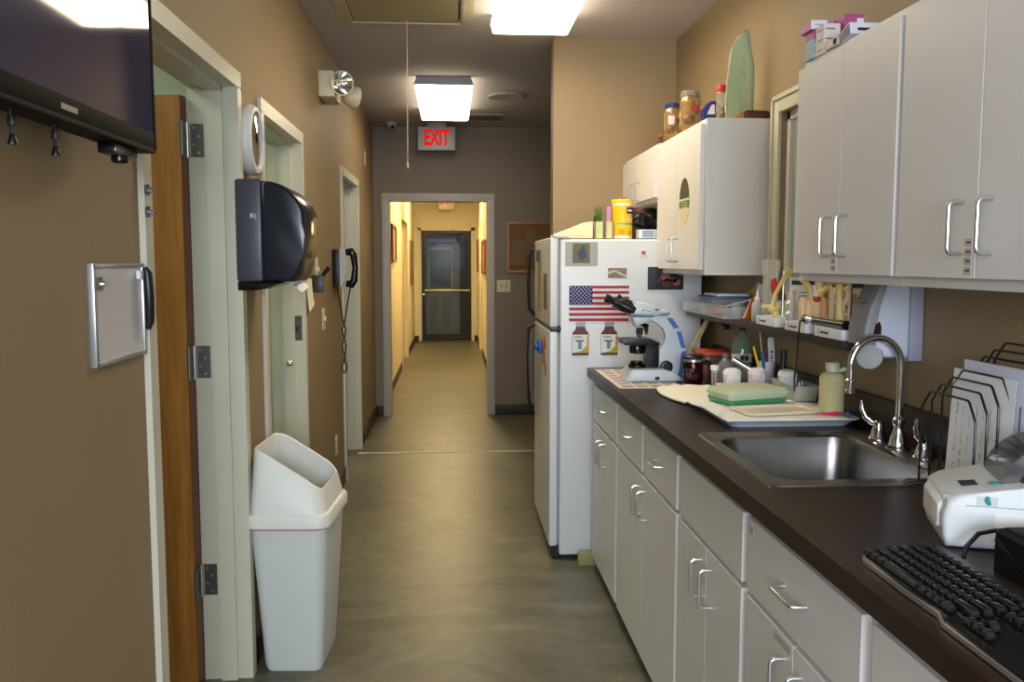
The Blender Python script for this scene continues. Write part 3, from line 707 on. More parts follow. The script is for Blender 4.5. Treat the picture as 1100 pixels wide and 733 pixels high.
g = G(); g.box(.425, .555, 8.293, 8.3, 1.17, 1.285, .002); g.out('plate', beige_p, r)
for xx in (.467, .513):
    g = G(); g.box(xx - .005, xx + .005, 8.28, 8.293, 1.215, 1.24, .001); g.out('toggle', M('toggle_brown', (120, 100, 70), .4), r)

# ------------------------------------------------------------------ cabinets
def pull_v(x, y, z, L=.1, out=.03, r=.0042):   # vertical wire pull, projects to -X from plane x
    g = G(); q = .010
    g.tube([(x, y, z - L / 2), (x - out + q, y, z - L / 2), (x - out + q * .3, y, z - L / 2 + q * .3), (x - out, y, z - L / 2 + q), (x - out, y, z + L / 2 - q), (x - out + q * .3, y, z + L / 2 - q * .3), (x - out + q, y, z + L / 2), (x, y, z + L / 2)], r, n=10)
    return g
def pull_h(x, y, z, L=.1, out=.03, r=.0042):
    g = G(); q = .010
    g.tube([(x, y - L / 2, z), (x - out + q, y - L / 2, z), (x - out + q * .3, y - L / 2 + q * .3, z), (x - out, y - L / 2 + q, z), (x - out, y + L / 2 - q, z), (x - out + q * .3, y + L / 2 - q * .3, z), (x - out + q, y + L / 2, z), (x, y + L / 2, z)], r, n=10)
    return g
tapem = M('label_tape', (186, 176, 158), .6)
def front(name, r, x, y0, y1, z0, z1, pull=None, th=.019, label=None):
    g = G(); g.box(x, x + th, y0, y1, z0, z1, .0012, seg=1)
    o = g.out(name, cab_m, r, ang=20, label=label)
    if pull: pull.out('handle', steel, o)
    return o
def base_unit(y0, y1, label, kind, doors=2, lbl=None):
    xf = .663; r = thing('base_cabinet', label, 'cabinet', ((xf + XR) / 2, (y0 + y1) / 2, 0))
    g = G(); g.box(xf + .02, XR - .002, y0, y1, .06, .913) if kind != 'sink' else (g.box(xf + .02, XR - .002, y0, y1, .06, .70), g.box(xf + .02, xf + .038, y0, y1, .7, .913))
    g.box(xf + .085, XR - .002, y0, y1, 0, .06, m=1)
    g.out('body', [cab_m, M('toe_kick', (60, 52, 44), .7)], r)
    e = .018
    zt0, zt1 = .722, .887
    ym = (y0 + y1) / 2
    if kind == 'two':        # two drawers side by side over one door each
        for a, b in ((y0, ym), (ym, y1)):
            front('drawer', r, xf, a + e, b - e, zt0, zt1, pull_h(xf, (a + b) / 2, .81, .096))
    elif kind == 'sink':
        front('false_front', r, xf, y0 + e, y1 - e, zt0, zt1)
    else:
        front('drawer', r, xf, y0 + e, y1 - e, zt0, zt1, pull_h(xf, ym, .81, .11))
    zb, zt = .055, .708
    if doors == 2:
        front('door', r, xf, y0 + e, ym - .0015, zb, zt, pull_v(xf, ym - .042, .615))
        front('door', r, xf, ym + .0015, y1 - e, zb, zt, pull_v(xf, ym + .042, .615))
    return r
U = [4.085, 3.466, 2.506, 1.914, 1.325, .735, .15]
base_unit(U[1], U[0], 'white base cabinet at the far end of the run beside the fridge', 'one')
c2 = base_unit(U[2], U[1], 'wide white base cabinet with two drawers between far cabinet and sink cabinet', 'two')
base_unit(U[3], U[2], 'white sink base cabinet with a plain false drawer front under the steel sink', 'sink')
c4 = base_unit(U[4], U[3], 'white base cabinet with one wide drawer in front of the keyboard far end', 'one')
base_unit(U[5], U[4], 'white base cabinet nearest the camera at the bottom right corner of the picture', 'one')
# label tapes
g = G(); g.box(.6622, .663, 1.86, 1.885, .855, .872); g.out('label_tape', tapem, c4, label='small grey label tape')
g = G(); g.box(.6622, .663, 1.63, 1.72, .683, .699); g.out('label_tape', tapem, c4, label='small grey label tape')
# countertop with a cut-out for the sink
SX0, SX1, SY0, SY1 = .712, 1.235, 1.885, 2.505
ct0, ct1 = .914, .955
g = G(); YA, YB = .15, 4.135
for (x0, x1, y0, y1) in ((.643, SX0 + .02, YA, YB), (SX1 - .02, XR - .001, YA, YB), (SX0 + .02, SX1 - .02, YA, SY0 + .02), (SX0 + .02, SX1 - .02, SY1 - .02, YB)):
    g.box(x0, x1, y0, y1, ct0, ct1)
g.out('countertop', counter_m, ang=0, label='dark brown laminate countertop over the white base cabinets', cat='countertop')
g = G(); g.box(XR - .02, XR - .001, YA, YB, ct1, 1.062, .002); g.out('backsplash', counter_m, label='low dark brown backsplash along the right wall behind the sink', cat='backsplash')

# wall cabinets
def wall_unit(y0, y1, z0, z1, xf, label, loc_lbl=None, dz=.022, hz=.115, hl=.1, mid=.5, tz=None):
    r = thing('wall_cabinet', label, 'cabinet', ((xf + XR) / 2, (y0 + y1) / 2, z0))
    g = G(); g.box(xf + .02, XR - .001, y0, y1, z0, z1, .001, seg=1); g.out('body', cab_m, r, ang=20)
    e = .004; ym = y0 + (y1 - y0) * mid
    for k, (a, b, yh) in enumerate(((y0 + .018, ym - .0015, ym - .047), (ym + .0015, y1 - .003, ym + .047))):
        front('door', r, xf, a, b, z0 + dz, z1 - .02, pull_v(xf, yh, z0 + hz, hl))
    return r
WU = [2.492, 1.902, 1.30]
w1 = wall_unit(WU[1], WU[0], 1.405, 2.018, .985, 'white wall cabinet above the soap dispenser, the one left of its neighbour', hz=.12)
w2 = wall_unit(WU[2], WU[1], 1.405, 2.018, .985, 'white wall cabinet at the top right corner of the picture', hz=.12)
w3 = wall_unit(3.455, 4.20, 1.405, 2.022, .985, 'white wall cabinet with an oval sticker beside the fridge, end panel facing the camera', hz=.105, mid=.52)
w4 = wall_unit(4.202, 4.998, 1.745, 2.022, .972, 'short white wall cabinet above the fridge', hz=.075, hl=.085)
for w_, yy in ((w1, 2.197), (w2, 1.60)):
    g = G()
    for k in range(1, 5): g.box(.9842, .985, yy - .012 + .026, yy + .012 + .026, 1.405 + .03 + k * .018 - .018, 1.405 + .03 + k * .018 - .004); g.box(.9838, .9842, yy - .008 + .026, yy + .006 + .026, 1.405 + .036 + k * .018 - .018, 1.405 + .039 + k * .018 - .018, m=1)
    g.out('label_tape', [tapem, ink_m], w_, label='column of small label tapes')
# oval sticker
def ellipse(cy, cz, ry, rz, n=30): return [(cy + ry * math.cos(2 * PI * i / n), cz + rz * math.sin(2 * PI * i / n)) for i in range(n)]
E_ = lambda ry, rz, lo, hi: [(3.70 + ry * math.cos(t), 1.715 + rz * math.sin(t)) for t in [2 * PI * i / 60 for i in range(60)] if lo <= rz * math.sin(t) <= hi]
g = G(); g.prism(E_(.082, .100, -1, 1), 'x', .9836, .985)
g.prism(E_(.0815, .0995, -.038, .004), 'x', .9832, .9836, m=1)
g.prism(E_(.078, .096, .004, 1), 'x', .9832, .9836, m=2)
for k in range(3): g.prism([(3.65, 1.685 + k * .010), (3.75, 1.685 + k * .010), (3.75, 1.688 + k * .010), (3.65, 1.688 + k * .010)], 'x', .9828, .9832, m=0)
g.out('oval_sticker', [M('sticker_cream', (225, 212, 170), .5), M('sticker_green', (70, 120, 40), .5), M('sticker_photo', (70, 66, 50), .6, var=.4, vscale=60), M('sticker_red', (130, 50, 40), .6), paper_m], w3, label='oval sticker with a small photo over a green band')

# ------------------------------------------------------------------ refrigerator
FZ = 1.573
r = thing('refrigerator', 'white top freezer refrigerator with magnets on its side', 'refrigerator', (.83, 4.5, 0))
g = G(); g.box(.515, 1.2, 4.16, 4.93, .03, FZ - .008, .012, seg=3)
g.box(.53, 1.15, 4.2, 4.9, 0, .03, m=1); g.out('cabinet', [fridge_m, black_p], r)
for z0, z1 in ((.075, 1.127), (1.147, FZ)):
    g = G(); g.box(.466, .505, 4.162, 4.935, z0, z1, .01, seg=3); dd = g.out('door', fridge_m, r)
    g = G(); g.box(.505, .517, 4.17, 4.92, z0 + .01, z1 - .01); g.out('gasket', fridge_gask, dd)
    g = G()
    if z0 > 1: P_ = [(.463, 4.895, 1.52), (.445, 4.895, 1.525), (.435, 4.895, 1.48), (.428, 4.895, 1.35), (.432, 4.895, 1.2), (.463, 4.895, 1.16)]
    else: P_ = [(.463, 4.895, 1.11), (.432, 4.895, 1.09), (.428, 4.895, .9), (.432, 4.895, .7), (.445, 4.895, .62), (.463, 4.895, .60)]
    g.tube(P_, .011, n=10); g.out('handle', black_p, dd)
g = G(); g.box(.47, .53, 4.161, 4.2, 1.128, 1.147, .003); g.cyl((.508, 4.172, 1.12), (.508, 4.172, 1.155), .010); g.out('hinge', black_p, r)
g = G(); g.box(.48, .56, 4.16, 4.22, FZ, FZ + .014, .004); g.cyl((.50, 4.18, FZ), (.50, 4.18, FZ + .02), .011); g.out('top_hinge_cover', white_p, r)
g = G(); g.box(.48, .515, 4.2, 4.9, .01, .075); g.out('toe_grille', black_p, r)
# magnets and pictures on the side
SY = 4.16
def sidepic(name, x0, x1, z0, z1, mats, label, cat, extra=None, th=.003):
    g = G(); g.box(x0, x1, SY - th, SY, z0, z1)
    if extra: extra(g, SY - th - .0006)
    return g.out(name, mats, label=label, cat=cat, ang=0)
navy = M('flag_navy', (34, 34, 96), .5); fred = M('flag_red', (168, 28, 44), .5); fwhite = M('flag_white', (228, 226, 228), .5)
def flag(g, y):
    X0, X1, Z0, Z1 = .557, .845, 1.176, 1.345; h = (Z1 - Z0) / 13
    for i in range(0, 13, 2): g.box(X0, X1, y, y + .0006, Z1 - (i + 1) * h, Z1 - i * h, m=1)
    cx = X0 + .112; g.box(X0, cx, y - .0004, y + .0002, Z1 - 7 * h, Z1, m=2)
    for rr in range(9):
        n = 6 if rr % 2 == 0 else 5
        for c in range(n):
            px = X0 + .0095 + (c + (0 if n == 6 else .5)) * .0186; pz = Z1 - .0085 - rr * .0093
            st = []
            for k in range(10):
                a = PI / 2 + k * PI / 5; q = .0042 if k % 2 == 0 else .0018
                st.append((px + q * math.cos(a), pz + q * math.sin(a)))
            g.prism(st, 'y', y - .0008, y - .0003, m=0)
sidepic('flag_magnet', .557, .845, 1.176, 1.345, [fwhite, fred, navy], 'stars and stripes flag sheet on the fridge side behind the microscope', 'flag', flag)
p1 = M('bird_photo_ground', (120, 108, 88), .6, var=.5, vscale=40); p1b = M('bird_photo_blue', (70, 84, 104), .6, var=.4, vscale=50)
def bird(g, y):
    g.box(.573, .655, y, y + .0006, 1.452, 1.546, m=1)
    g.prism(ellipse(.618, 1.493, .021, .026), 'y', y - .0006, y, m=2); g.prism(ellipse(.622, 1.523, .008, .012), 'y', y - .0006, y, m=2); g.box(.614, .616, y - .0006, y, 1.456, 1.47, m=2); g.box(.622, .624, y - .0006, y, 1.456, 1.47, m=2)
sidepic('photo_print', .538, .693, 1.438, 1.552, [M('photo_margin', (176, 178, 172), .6), p1, p1b], 'print of a blue grey bird at the fridge side upper left corner', 'photo', bird, .0015)
def coast(g, y):
    g.prism([(.745, 1.40), (.78, 1.412), (.80, 1.398), (.833, 1.386), (.833, 1.392), (.80, 1.408), (.775, 1.42), (.745, 1.412)], 'y', y - .0003, y + .0003, m=1)
sidepic('photo_print', .743, .833, 1.381, 1.429, [M('coast_brown', (150, 126, 104), .6, var=.3, vscale=30), M('coast_pale', (210, 204, 196), .6)], 'small brown print above the flag on the fridge side', 'photo', coast, .0015)
def people(g, y):
    for cx, cz, rr, mi in ((1.02, 1.385, .022, 1), (1.06, 1.375, .018, 2), (1.075, 1.36, .02, 1), (1.03, 1.355, .026, 2), (1.095, 1.40, .012, 1), (.985, 1.37, .014, 2)):
        g.prism(ellipse(cx, cz, rr, rr * .9), 'y', y - .0003, y + .0004, m=mi)
    g.box(.94, .975, y - .0003, y + .0004, 1.335, 1.425, m=3)
sidepic('photo_print', .935, 1.108, 1.325, 1.434, [M('group_dark', (30, 24, 26), .3, var=.4, vscale=30), M('group_skin', (150, 84, 60), .5, var=.3, vscale=60), M('group_maroon', (82, 34, 30), .5, var=.4, vscale=60), M('group_slate', (40, 46, 50), .4)], 'dark group photo on the fridge side under the cabinet', 'photo', people, .003)
def vial(x, label):
    r = thing('vial_magnet', label, 'magnet', (x, SY, 1.012), group=None)
    s = .165
    out = [(-.038, 0), (.038, 0), (.041, .006), (.041, .098), (.036, .112), (.024, .122), (.019, .14), (.0195, .146), (.023, .148), (.023, .162), (-.023, .162), (-.023, .148), (-.0195, .146), (-.019, .14), (-.024, .122), (-.036, .112), (-.041, .098), (-.041, .006)]
    P2 = [(x + a, 1.012 + b) for a, b in out]
    g = G(); g.prism(P2, 'y', SY - .005, SY, b=.001, seg=1); g.out('outline', M('vial_amber', (96, 34, 26), .35), r)
    y = SY - .0058
    g = G(); g.box(x - .023, x + .023, y, y + .0008, 1.012 + .148, 1.012 + .162); g.box(x - .019, x + .019, y, y + .0008, 1.012 + .138, 1.012 + .147); g.out('cap', M('vial_cap', (150, 152, 156), .3, metal=.4), r)
    g = G(); g.box(x - .040, x + .040, y, y + .0008, 1.012 + .012, 1.012 + .1)
    g.prism([(x + .040, 1.012 + .012), (x + .040, 1.012 + .1), (x + .031, 1.012 + .096), (x + .028, 1.012 + .045), (x + .005, 1.012 + .022), (x - .03, 1.012 + .012)], 'y', y - .0006, y, m=1)
    g.box(x - .012, x + .006, y - .0006, y, 1.012 + .03, 1.012 + .07, m=2)
    g.box(x - .024, x - .004, y - .0008, y, 1.012 + .067, 1.012 + .073, m=3); g.box(x + .0, x + .016, y - .0008, y, 1.012 + .067, 1.012 + .073, m=3)
    g.box(x - .03, x + .012, y - .0008, y, 1.012 + .084, 1.012 + .086, m=3); g.box(x - .03, x + .004, y - .0008, y, 1.012 + .09, 1.012 + .092, m=3)
    g.box(x - .040, x + .040, y - .0004, y + .0006, 1.012 + .004, 1.012 + .012, m=4)
    g.out('label_band', [paper_m, M('vial_gold', (196, 160, 50), .5), M('vial_teal', (120, 150, 150), .5), ink_m, M('vial_foot', (60, 46, 30), .5)], r, ang=0, label='white label with a gold corner')
vial(.613, 'medicine vial shaped magnet on the fridge, the left one')
vial(.752, 'medicine vial shaped magnet on the fridge, the one next to the microscope')
g = G(); g.cyl((.91, SY, 1.505), (.91, SY - .006, 1.505), .016, m=0); g.box(.898, .93, SY - .004, SY, 1.482, 1.495, .002, m=0); g.prism([(.902, 1.5), (.912, 1.492), (.922, 1.5), (.92, 1.51), (.912, 1.506), (.904, 1.51)], 'y', SY - .008, SY - .006, m=1)
g.out('heart_magnet', [white_p, red_m], label='small white round magnet with a red mark near the fridge top', cat='magnet')
# fridge front magnets
FXX = .466
def fm(name, y0, y1, z0, z1, m, label, cat='magnet', th=.004): g = G(); g.box(FXX - th, FXX, y0, y1, z0, z1, .001, seg=1); return g.out(name, m, label=label, cat=cat)
note_m = M('note_beige', (196, 180, 140), .7, var=.2, vscale=30)
fm('note_sheet', 4.55, 4.75, 1.2, 1.46, note_m, 'long beige note on the freezer door', 'paper', .0015)
fm('note_sheet', 4.3, 4.45, 1.22, 1.4, M('note_photo', (130, 110, 80), .6, var=.4, vscale=30), 'brownish photo on the freezer door nearest the hinge', 'photo', .0015)
fm('clip_magnet', 4.62, 4.74, 1.46, 1.52, black_p, 'black clip magnet at the top of the freezer door', 'magnet', .012)
g = G(); g.box(FXX - .018, FXX, 4.5, 4.64, .985, 1.045, .008); g.ball((FXX - .018, 4.57, 1.015), .018); g.out('blue_clip', M('bright_blue', (30, 90, 190), .35), label='bright blue clip magnet on the lower fridge door', cat='magnet')
g = G()
for yy, zz in ((4.36, 1.06), (4.40, .98), (4.44, 1.03), (4.33, .93)): g.prism(ellipse(yy, zz, .02, .035), 'x', FXX - .006, FXX, m=0)
g.tube([(FXX - .003, 4.33, .9), (FXX - .003, 4.38, 1.0), (FXX - .003, 4.45, 1.08)], .004, n=6)
g.out('leaf_magnet', M('rust_magnet', (160, 84, 50), .5, var=.3, vscale=40), label='rust brown figure shaped magnet on the lower fridge door', cat='magnet')
g = G(); g.sheet(lambda u, v: (FXX - .028 - .012 * math.sin(v * 3) - .006 * math.sin(u * 7), 4.70 + .10 * u, .69 + .40 * v), 6, 12, .0015)
g.out('hanging_plastic_sleeve', M('grey_sleeve', (120, 126, 140), .25, var=.1), label='grey plastic sleeve hanging from the lower fridge door handle', cat='sleeve')
# green pad on floor
g = G(); g.prism([(4.09, .0), (4.14, .0), (4.13, .05), (4.10, .07), (4.085, .03)], 'x', .60, .70, b=.008)
g.out('floor_pad', M('green_sponge', (150, 150, 104), .9, bump=.4, bscale=200), label='small olive green pad on the floor between fridge and cabinets', cat='pad')

# ------------------------------------------------------------------ sink and faucet
CT = ct1
r = thing('sink', 'stainless steel drop-in sink set into the brown countertop', 'sink', (.975, 2.195, CT))
g = G()
def at(pts, cx, cy): return [(x + cx, y + cy) for x, y in pts]
ocx, ocy = (SX0 + SX1) / 2, (SY0 + SY1) / 2
ohx, ohy = (SX1 - SX0) / 2, (SY1 - SY0) / 2
bcx, bcy, bhx, bhy = .947, 2.197, .192, .247
loft(g, [(at(rrect(ohx, ohy, .03, 6), ocx, ocy), CT + .0005), (at(rrect(ohx - .003, ohy - .003, .028, 6), ocx, ocy), CT + .005), (at(rrect(ohx - .012, ohy - .012, .028, 6), ocx, ocy), CT + .0055), (at(rrect(ohx - .016, ohy - .016, .028, 6), ocx, ocy), CT + .003),
         (at(rrect(bhx + .010, bhy + .010, .065, 6), bcx, bcy), CT + .003), (at(rrect(bhx + .002, bhy + .002, .06, 6), bcx, bcy), CT - .002), (at(rrect(bhx - .006, bhy - .006, .06, 6), bcx, bcy), CT - .03), (at(rrect(bhx - .018, bhy - .018, .06, 6), bcx, bcy), CT - .13), (at(rrect(bhx - .05, bhy - .05, .05, 6), bcx, bcy), CT - .155), (at(rrect(.03, .03, .029, 6), bcx, bcy), CT - .16)], capb=False, capt=True)
g.out('basin', sink_m, r)
g = G(); g.lathe([(.042, 0), (.042, .003), (.03, .003), (.026, -.002), (.001, -.002)], (bcx, bcy, CT - .1585), n=28); g.out('drain', chrome, r)
r = thing('faucet', 'chrome gooseneck faucet with wing handles behind the sink', 'faucet', (1.195, 2.27, CT + .005))
fx, fy, fz = 1.195, 2.255, CT + .004
g = G(); g.lathe([(.030, 0), (.030, .004), (.024, .008), (.02, .03), (.0125, .05), (.0125, .062), (.0165, .066), (.0165, .08), (.012, .084), (.010, .09)], (fx, fy, fz), n=28)
g.out('faucet_base', chrome, r)
P_ = [(fx, fy, fz + .08), (fx, fy, fz + .15), (fx, fy, fz + .225)]
R_ = .069
for k in range(1, 17):
    a = PI * k / 16; P_.append((fx - R_ + R_ * math.cos(a), fy, fz + .225 + R_ * math.sin(a) * 1.08))
P_ += [(fx - 2 * R_, fy, fz + .20), (fx - 2 * R_, fy, fz + .185)]
g = G(); g.tube(P_, .0095, n=16); g.out('gooseneck', chrome, r)
g = G(); g.lathe([(.0095, 0), (.0125, -.003), (.0125, -.01), (.011, -.012), (.011, -.028), (.0125, -.03), (.0125, -.038), (.009, -.04)], (fx - 2 * R_, fy, fz + .19), n=20); g.out('aerator', chrome, r)
for yy, sgn in ((2.375, 1), (2.135, -1)):
    g = G(); g.lathe([(.026, 0), (.026, .004), (.021, .01), (.017, .03), (.014, .036), (.014, .046), (.010, .052), (.004, .056)], (1.2, yy, fz), n=24)
    g.tube([(1.2, yy, fz + .045), (1.2 - .012, yy + sgn * .012, fz + .047), (1.2 - .028, yy + sgn * .022, fz + .062), (1.2 - .036, yy + sgn * .028, fz + .085), (1.2 - .038, yy + sgn * .03, fz + .108)], [.007, .009, .010, .008, .003], n=12)
    g.out('wing_handle', chrome, r)

# ------------------------------------------------------------------ shelf on the right wall
SHX, SHZ = 1.10, 1.236
r = thing('wall_shelf', 'narrow dark shelf on the right wall under the cabinets', 'shelf', (1.18, 3.2, SHZ - .03))
g = G(); g.box(SHX + .004, XR - .001, 2.405, 4.08, SHZ - .028, SHZ, .002); g.out('board', M('dark_shelf_laminate', (52, 40, 32), .5, var=.1), r)
for yy in (3.95,):
    g = G(); g.box(XR - .02, XR - .001, yy - .01, yy + .01, 1.15, SHZ - .028); g.prism([(SHX + .09, SHZ - .028), (XR - .02, SHZ - .028), (XR - .02, 1.16)], 'y', yy - .002, yy + .002); g.out('bracket', black_matte, r)
base_w = M('model_base_white', (222, 220, 222), .5)
MB_ = []
for (a, b, lb) in ((2.93, 3.115, 'white model base box under the long leg bone, farthest along the shelf'), (2.665, 2.84, 'white model base box under the joint model, middle of the three on the shelf'), (2.412, 2.60, 'white model base box under the tall upright bone, nearest the soap dispenser')):
    rr_ = thing('display_base', lb, 'display base', (1.16, (a + b) / 2, SHZ), group=None)
    g = G(); g.box(SHX, 1.25, a, b, SHZ, SHZ + .03, .002); g.out('box', base_w, rr_)
    g = G(); ym = b - .07
    g.prism(ellipse(b - .03, SHZ + .015, .007, .009, 16), 'x', SHX - .0008, SHX); g.prism([(b - .034, SHZ + .006), (b - .026, SHZ + .012), (b - .026, SHZ + .024), (b - .034, SHZ + .018)], 'x', SHX - .0012, SHX - .0008, m=1); g.out('round_logo', [M('logo_blue', (60, 90, 140), .6), paper_m], rr_)
    g = G()
    xx = b - .045
    for k, wd in enumerate((.008, .006, .009, .005, .008, .006)):
        g.box(SHX - .0008, SHX, xx - wd, xx, SHZ + .011, SHZ + (.019 if k % 2 else .016)); xx -= wd + .0025
    g.out('caption', ink_m, rr_, label='short dark caption')
    MB_.append((a, b))
zb = SHZ + .03
# bone 1: long bone leaning with an open foot, inside clear sleeve
r = thing('leg_bone_model', 'yellow long bone model with a red muscle piece on the shelf beside the window trim', 'anatomical model', (1.15, 3.02, zb))
g = G(); g.tube([(1.115, 3.0, zb + .035), (1.125, 3.0, zb + .08), (1.15, 2.98, zb + .14), (1.163, 2.975, zb + .17)], [.009, .006, .007, .010], n=12); g.ball((1.165, 2.975, zb + .158), .014, (1.1, 1, .9)); g.out('shaft', bone_m, r)
g = G(); g.ball((1.118, 3.0, zb + .03), .018, (1.1, .8, .9)); g.ball((1.098, 3.01, zb + .037), .011, (1.8, .7, .7)); g.ball((1.125, 2.99, zb + .012), .014, (.9, .8, 1.0)); g.ball((1.135, 3.0, zb + .038), .010); g.out('foot', bone_m, r)
g = G(); g.ball((1.135, 3.04, zb + .110), .014, (.9, .8, 1.9)); g.ball((1.139, 3.035, zb + .085), .012, (1.1, .8, 1.5)); g.out('muscle', M('red_muscle', (200, 50, 28), .4, var=.3, vscale=60), r, label='orange red piece')
g = G(); g.cyl((1.165, 3.03, zb - .0), (1.165, 3.03, zb + .16), .003, n=8); g.out('support_rod', steel, r)
def hollow(g, prof, c, th=.0015, n=28, axis=(0, 0, 1)):
    inner = [(max(r_ - th, .0005), h) for r_, h in prof[::-1]]
    g.lathe(list(prof) + inner, c, n=n, axis=axis, capb=False, capt=False)
g = G(); hollow(g, [(.028, 0), (.028, .17), (.034, .20), (.036, .23)], (1.17, 3.17, SHZ), .0012); g.out('clear_sleeve', M('thin_clear_plastic', (236, 240, 236), .1, alpha=.22, spec=.6), label='clear crinkled plastic sleeve standing on the shelf in front of the window trim', cat='sleeve')
g = G()
for k in range(3):
    hollow(g, [(.024 + .006 * math.sin(j * 2.1 + k), j * .012) for j in range(10)], (1.15 + .012 * k, 2.90 - .03 * k * .3, SHZ + .0), .001, n=10) if k == 0 else None
g.out('crinkled_bag', M('shiny_bag', (226, 228, 226), .08, alpha=.3, spec=.8), label='shiny crinkled clear bag between the leg bone model and the joint model', cat='bag')
# joint model
r = thing('joint_model', 'pale resin joint model with two branches and a red spot on the middle white base', 'anatomical model', (1.15, 2.75, zb))
g = G()
for k, (dx, rr_, hh) in enumerate(((-.036, .012, .075), (-.014, .016, .07), (.010, .016, .072), (.032, .014, .075))):
    c = (1.155 + dx, 2.74 + (k % 2) * .006, zb)
    g.lathe([(rr_ * .8, 0), (rr_, .008), (rr_ * .85, .035), (rr_ * 1.1, hh * .85), (rr_ * .8, hh), (.002, hh + .004)], c, n=16, sy=1.2)
g.out('bone_block', bone_pale, r)
g = G(); g.tube([(1.155, 2.735, zb + .06), (1.145, 2.735, zb + .09), (1.130, 2.735, zb + .12), (1.105, 2.735, zb + .142)], [.018, .013, .010, .008], n=12)
g.tube([(1.160, 2.735, zb + .07), (1.175, 2.735, zb + .095), (1.20, 2.735, zb + .112), (1.215, 2.735, zb + .118)], [.016, .011, .009, .008], n=12); g.out('branch', bone_m, r)
g = G(); g.tube([(1.146, 2.722, zb + .118), (1.150, 2.718, zb + .092), (1.152, 2.716, zb + .078)], [.006, .008, .010], n=10); g.out('tendon', white_gl, r, label='white band')
g = G(); g.ball((1.153, 2.712, zb + .076), .011, (1.3, .6, .9)); g.out('red_spot', M('crimson_resin', (190, 40, 60), .4), r, label='crimson spot')
r = thing('hip_model', 'hip joint model with pink socket between the joint model and the upright bone', 'anatomical model', (1.18, 2.58, zb))
g = G(); g.ball((1.185, 2.60, zb + .085), .026, (1, .7, 1.1)); g.tube([(1.185, 2.6, zb + .1), (1.215, 2.6, zb + .12), (1.235, 2.6, zb + .125)], [.012, .009, .007], n=10); g.tube([(1.205, 2.6, zb + .01), (1.2, 2.6, zb + .03), (1.215, 2.6, zb + .06)], [.014, .016, .010], n=10); g.out('socket_bone', bone_m, r)
g = G(); g.ball((1.175, 2.588, zb + .09), .020, (1.0, .6, 1.2)); g.out('cartilage', M('pink_resin', (224, 150, 120), .4), r, label='pink socket face')
g = G(); g.lathe([(.024, 0), (.027, .006), (.024, .01)], (1.18, 2.592, zb + .085), axis=(-.5, -.8, .2), n=24); g.out('socket_rim', white_gl, r)
g = G(); g.cyl((1.19, 2.6, zb - .0), (1.19, 2.6, zb + .07), .003, n=8); g.out('support_rod', steel, r)
# upright long bone
r = thing('upright_bone_model', 'tall upright yellow bone on a metal rod stand left of the soap dispenser', 'anatomical model', (1.15, 2.47, zb))
g = G(); g.tube([(1.140, 2.50, zb + .012), (1.132, 2.50, zb + .045), (1.130, 2.50, zb + .09), (1.128, 2.50, zb + .13)], [.016, .010, .0085, .011], n=14)
g.ball((1.148, 2.49, zb + .012), .018, (1.4, .9, .7)); g.ball((1.138, 2.50, zb + .005), .013, (1, .9, .6)); g.out('shaft', bone_m, r)
g = G(); g.ball((1.110, 2.52, zb + .138), .018, (1.5, 1, .8)); g.ball((1.142, 2.50, zb + .14), .020, (1.1, 1, .8)); g.ball((1.09, 2.53, zb + .142), .012); g.out('bone_head', M('deep_yellow_bone', (214, 172, 70), .5, var=.2, vscale=60), r)
g = G(); g.cyl((1.162, 2.49, zb), (1.162, 2.49, zb + .135), .003, n=8); g.out('support_rod', M('brown_rod', (96, 62, 48), .4, metal=.4), r)
# brochures behind
gb_m = M('brochure_green', (34, 48, 40), .6)
for i, (y, x, lb) in enumerate(((2.885, 1.215, 'white brochure with dark green heading behind the joint model'), (2.635, 1.238, 'white brochure with dark green heading behind the upright bone'), (2.53, 1.25, 'cream brochure with dark green heading next to the soap dispenser'))):
    rr_ = thing('brochure', lb, 'brochure', (x, y, SHZ + .0), rot=Matrix.Rotation(math.radians(-20), 3, 'Z'))
    g = G(); g.box(-.078, .008, -.002, .002, .0, .172) if i == 0 else g.box(-.072, -.0, -.002, .002, .0, .168)
    a, b_ = (-.078, .008) if i == 0 else (-.072, 0)
    g.box(a + .006, b_ - .006, -.0028, -.002, .145, .160, m=1)
    for k in range(9): g.box(a + .03, b_ - .008, -.0026, -.002, .03 + k * .011, .033 + k * .011, m=2)
    g.prism([(a + .012, .03), (a + .018, .03), (a + .02, .1), (a + .026, .125), (a + .016, .13), (a + .008, .12), (a + .013, .1)], 'y', -.0028, -.002, m=3)
    g.out('cover', [cream_m if i else paper_m, gb_m, grey_ink, M('brochure_bone', (190, 170, 120), .7)], rr_, local=True, ang=0)
# otoscope lying along the front of the bases, with cord
r = thing('instrument_handle', 'black and chrome instrument handle with hanging cord lying along the shelf edge', 'instrument handle', (1.09, 2.4, SHZ + .03))
zz = zb + .0135; xx = 1.112
g = G(); g.cyl((xx, 2.70, zz), (xx, 2.67, zz), .0135, n=20); g.cyl((xx, 2.63, zz), (xx, 2.445, zz), .0115, n=20); g.cyl((xx, 2.445, zz), (xx, 2.408, zz), .0135, n=20); g.out('grip', black_gloss, r)
g = G(); g.cyl((xx, 2.67, zz), (xx, 2.63, zz), .0135, n=20); g.cyl((xx - .002, 2.63, zz + .007), (xx - .002, 2.445, zz + .007), .005, n=8); g.out('chrome_collar', chrome, r)
g = G(); g.tube([(xx - .008, 2.69, zz), (xx - .020, 2.692, zz - .008), (xx - .022, 2.695, zz - .05), (xx - .016, 2.72, 1.15), (xx + .01, 2.80, 1.07), (xx + .045, 2.88, 1.025), (xx + .07, 2.90, 1.012)], .003, n=8); g.out('cord', black_p, r)
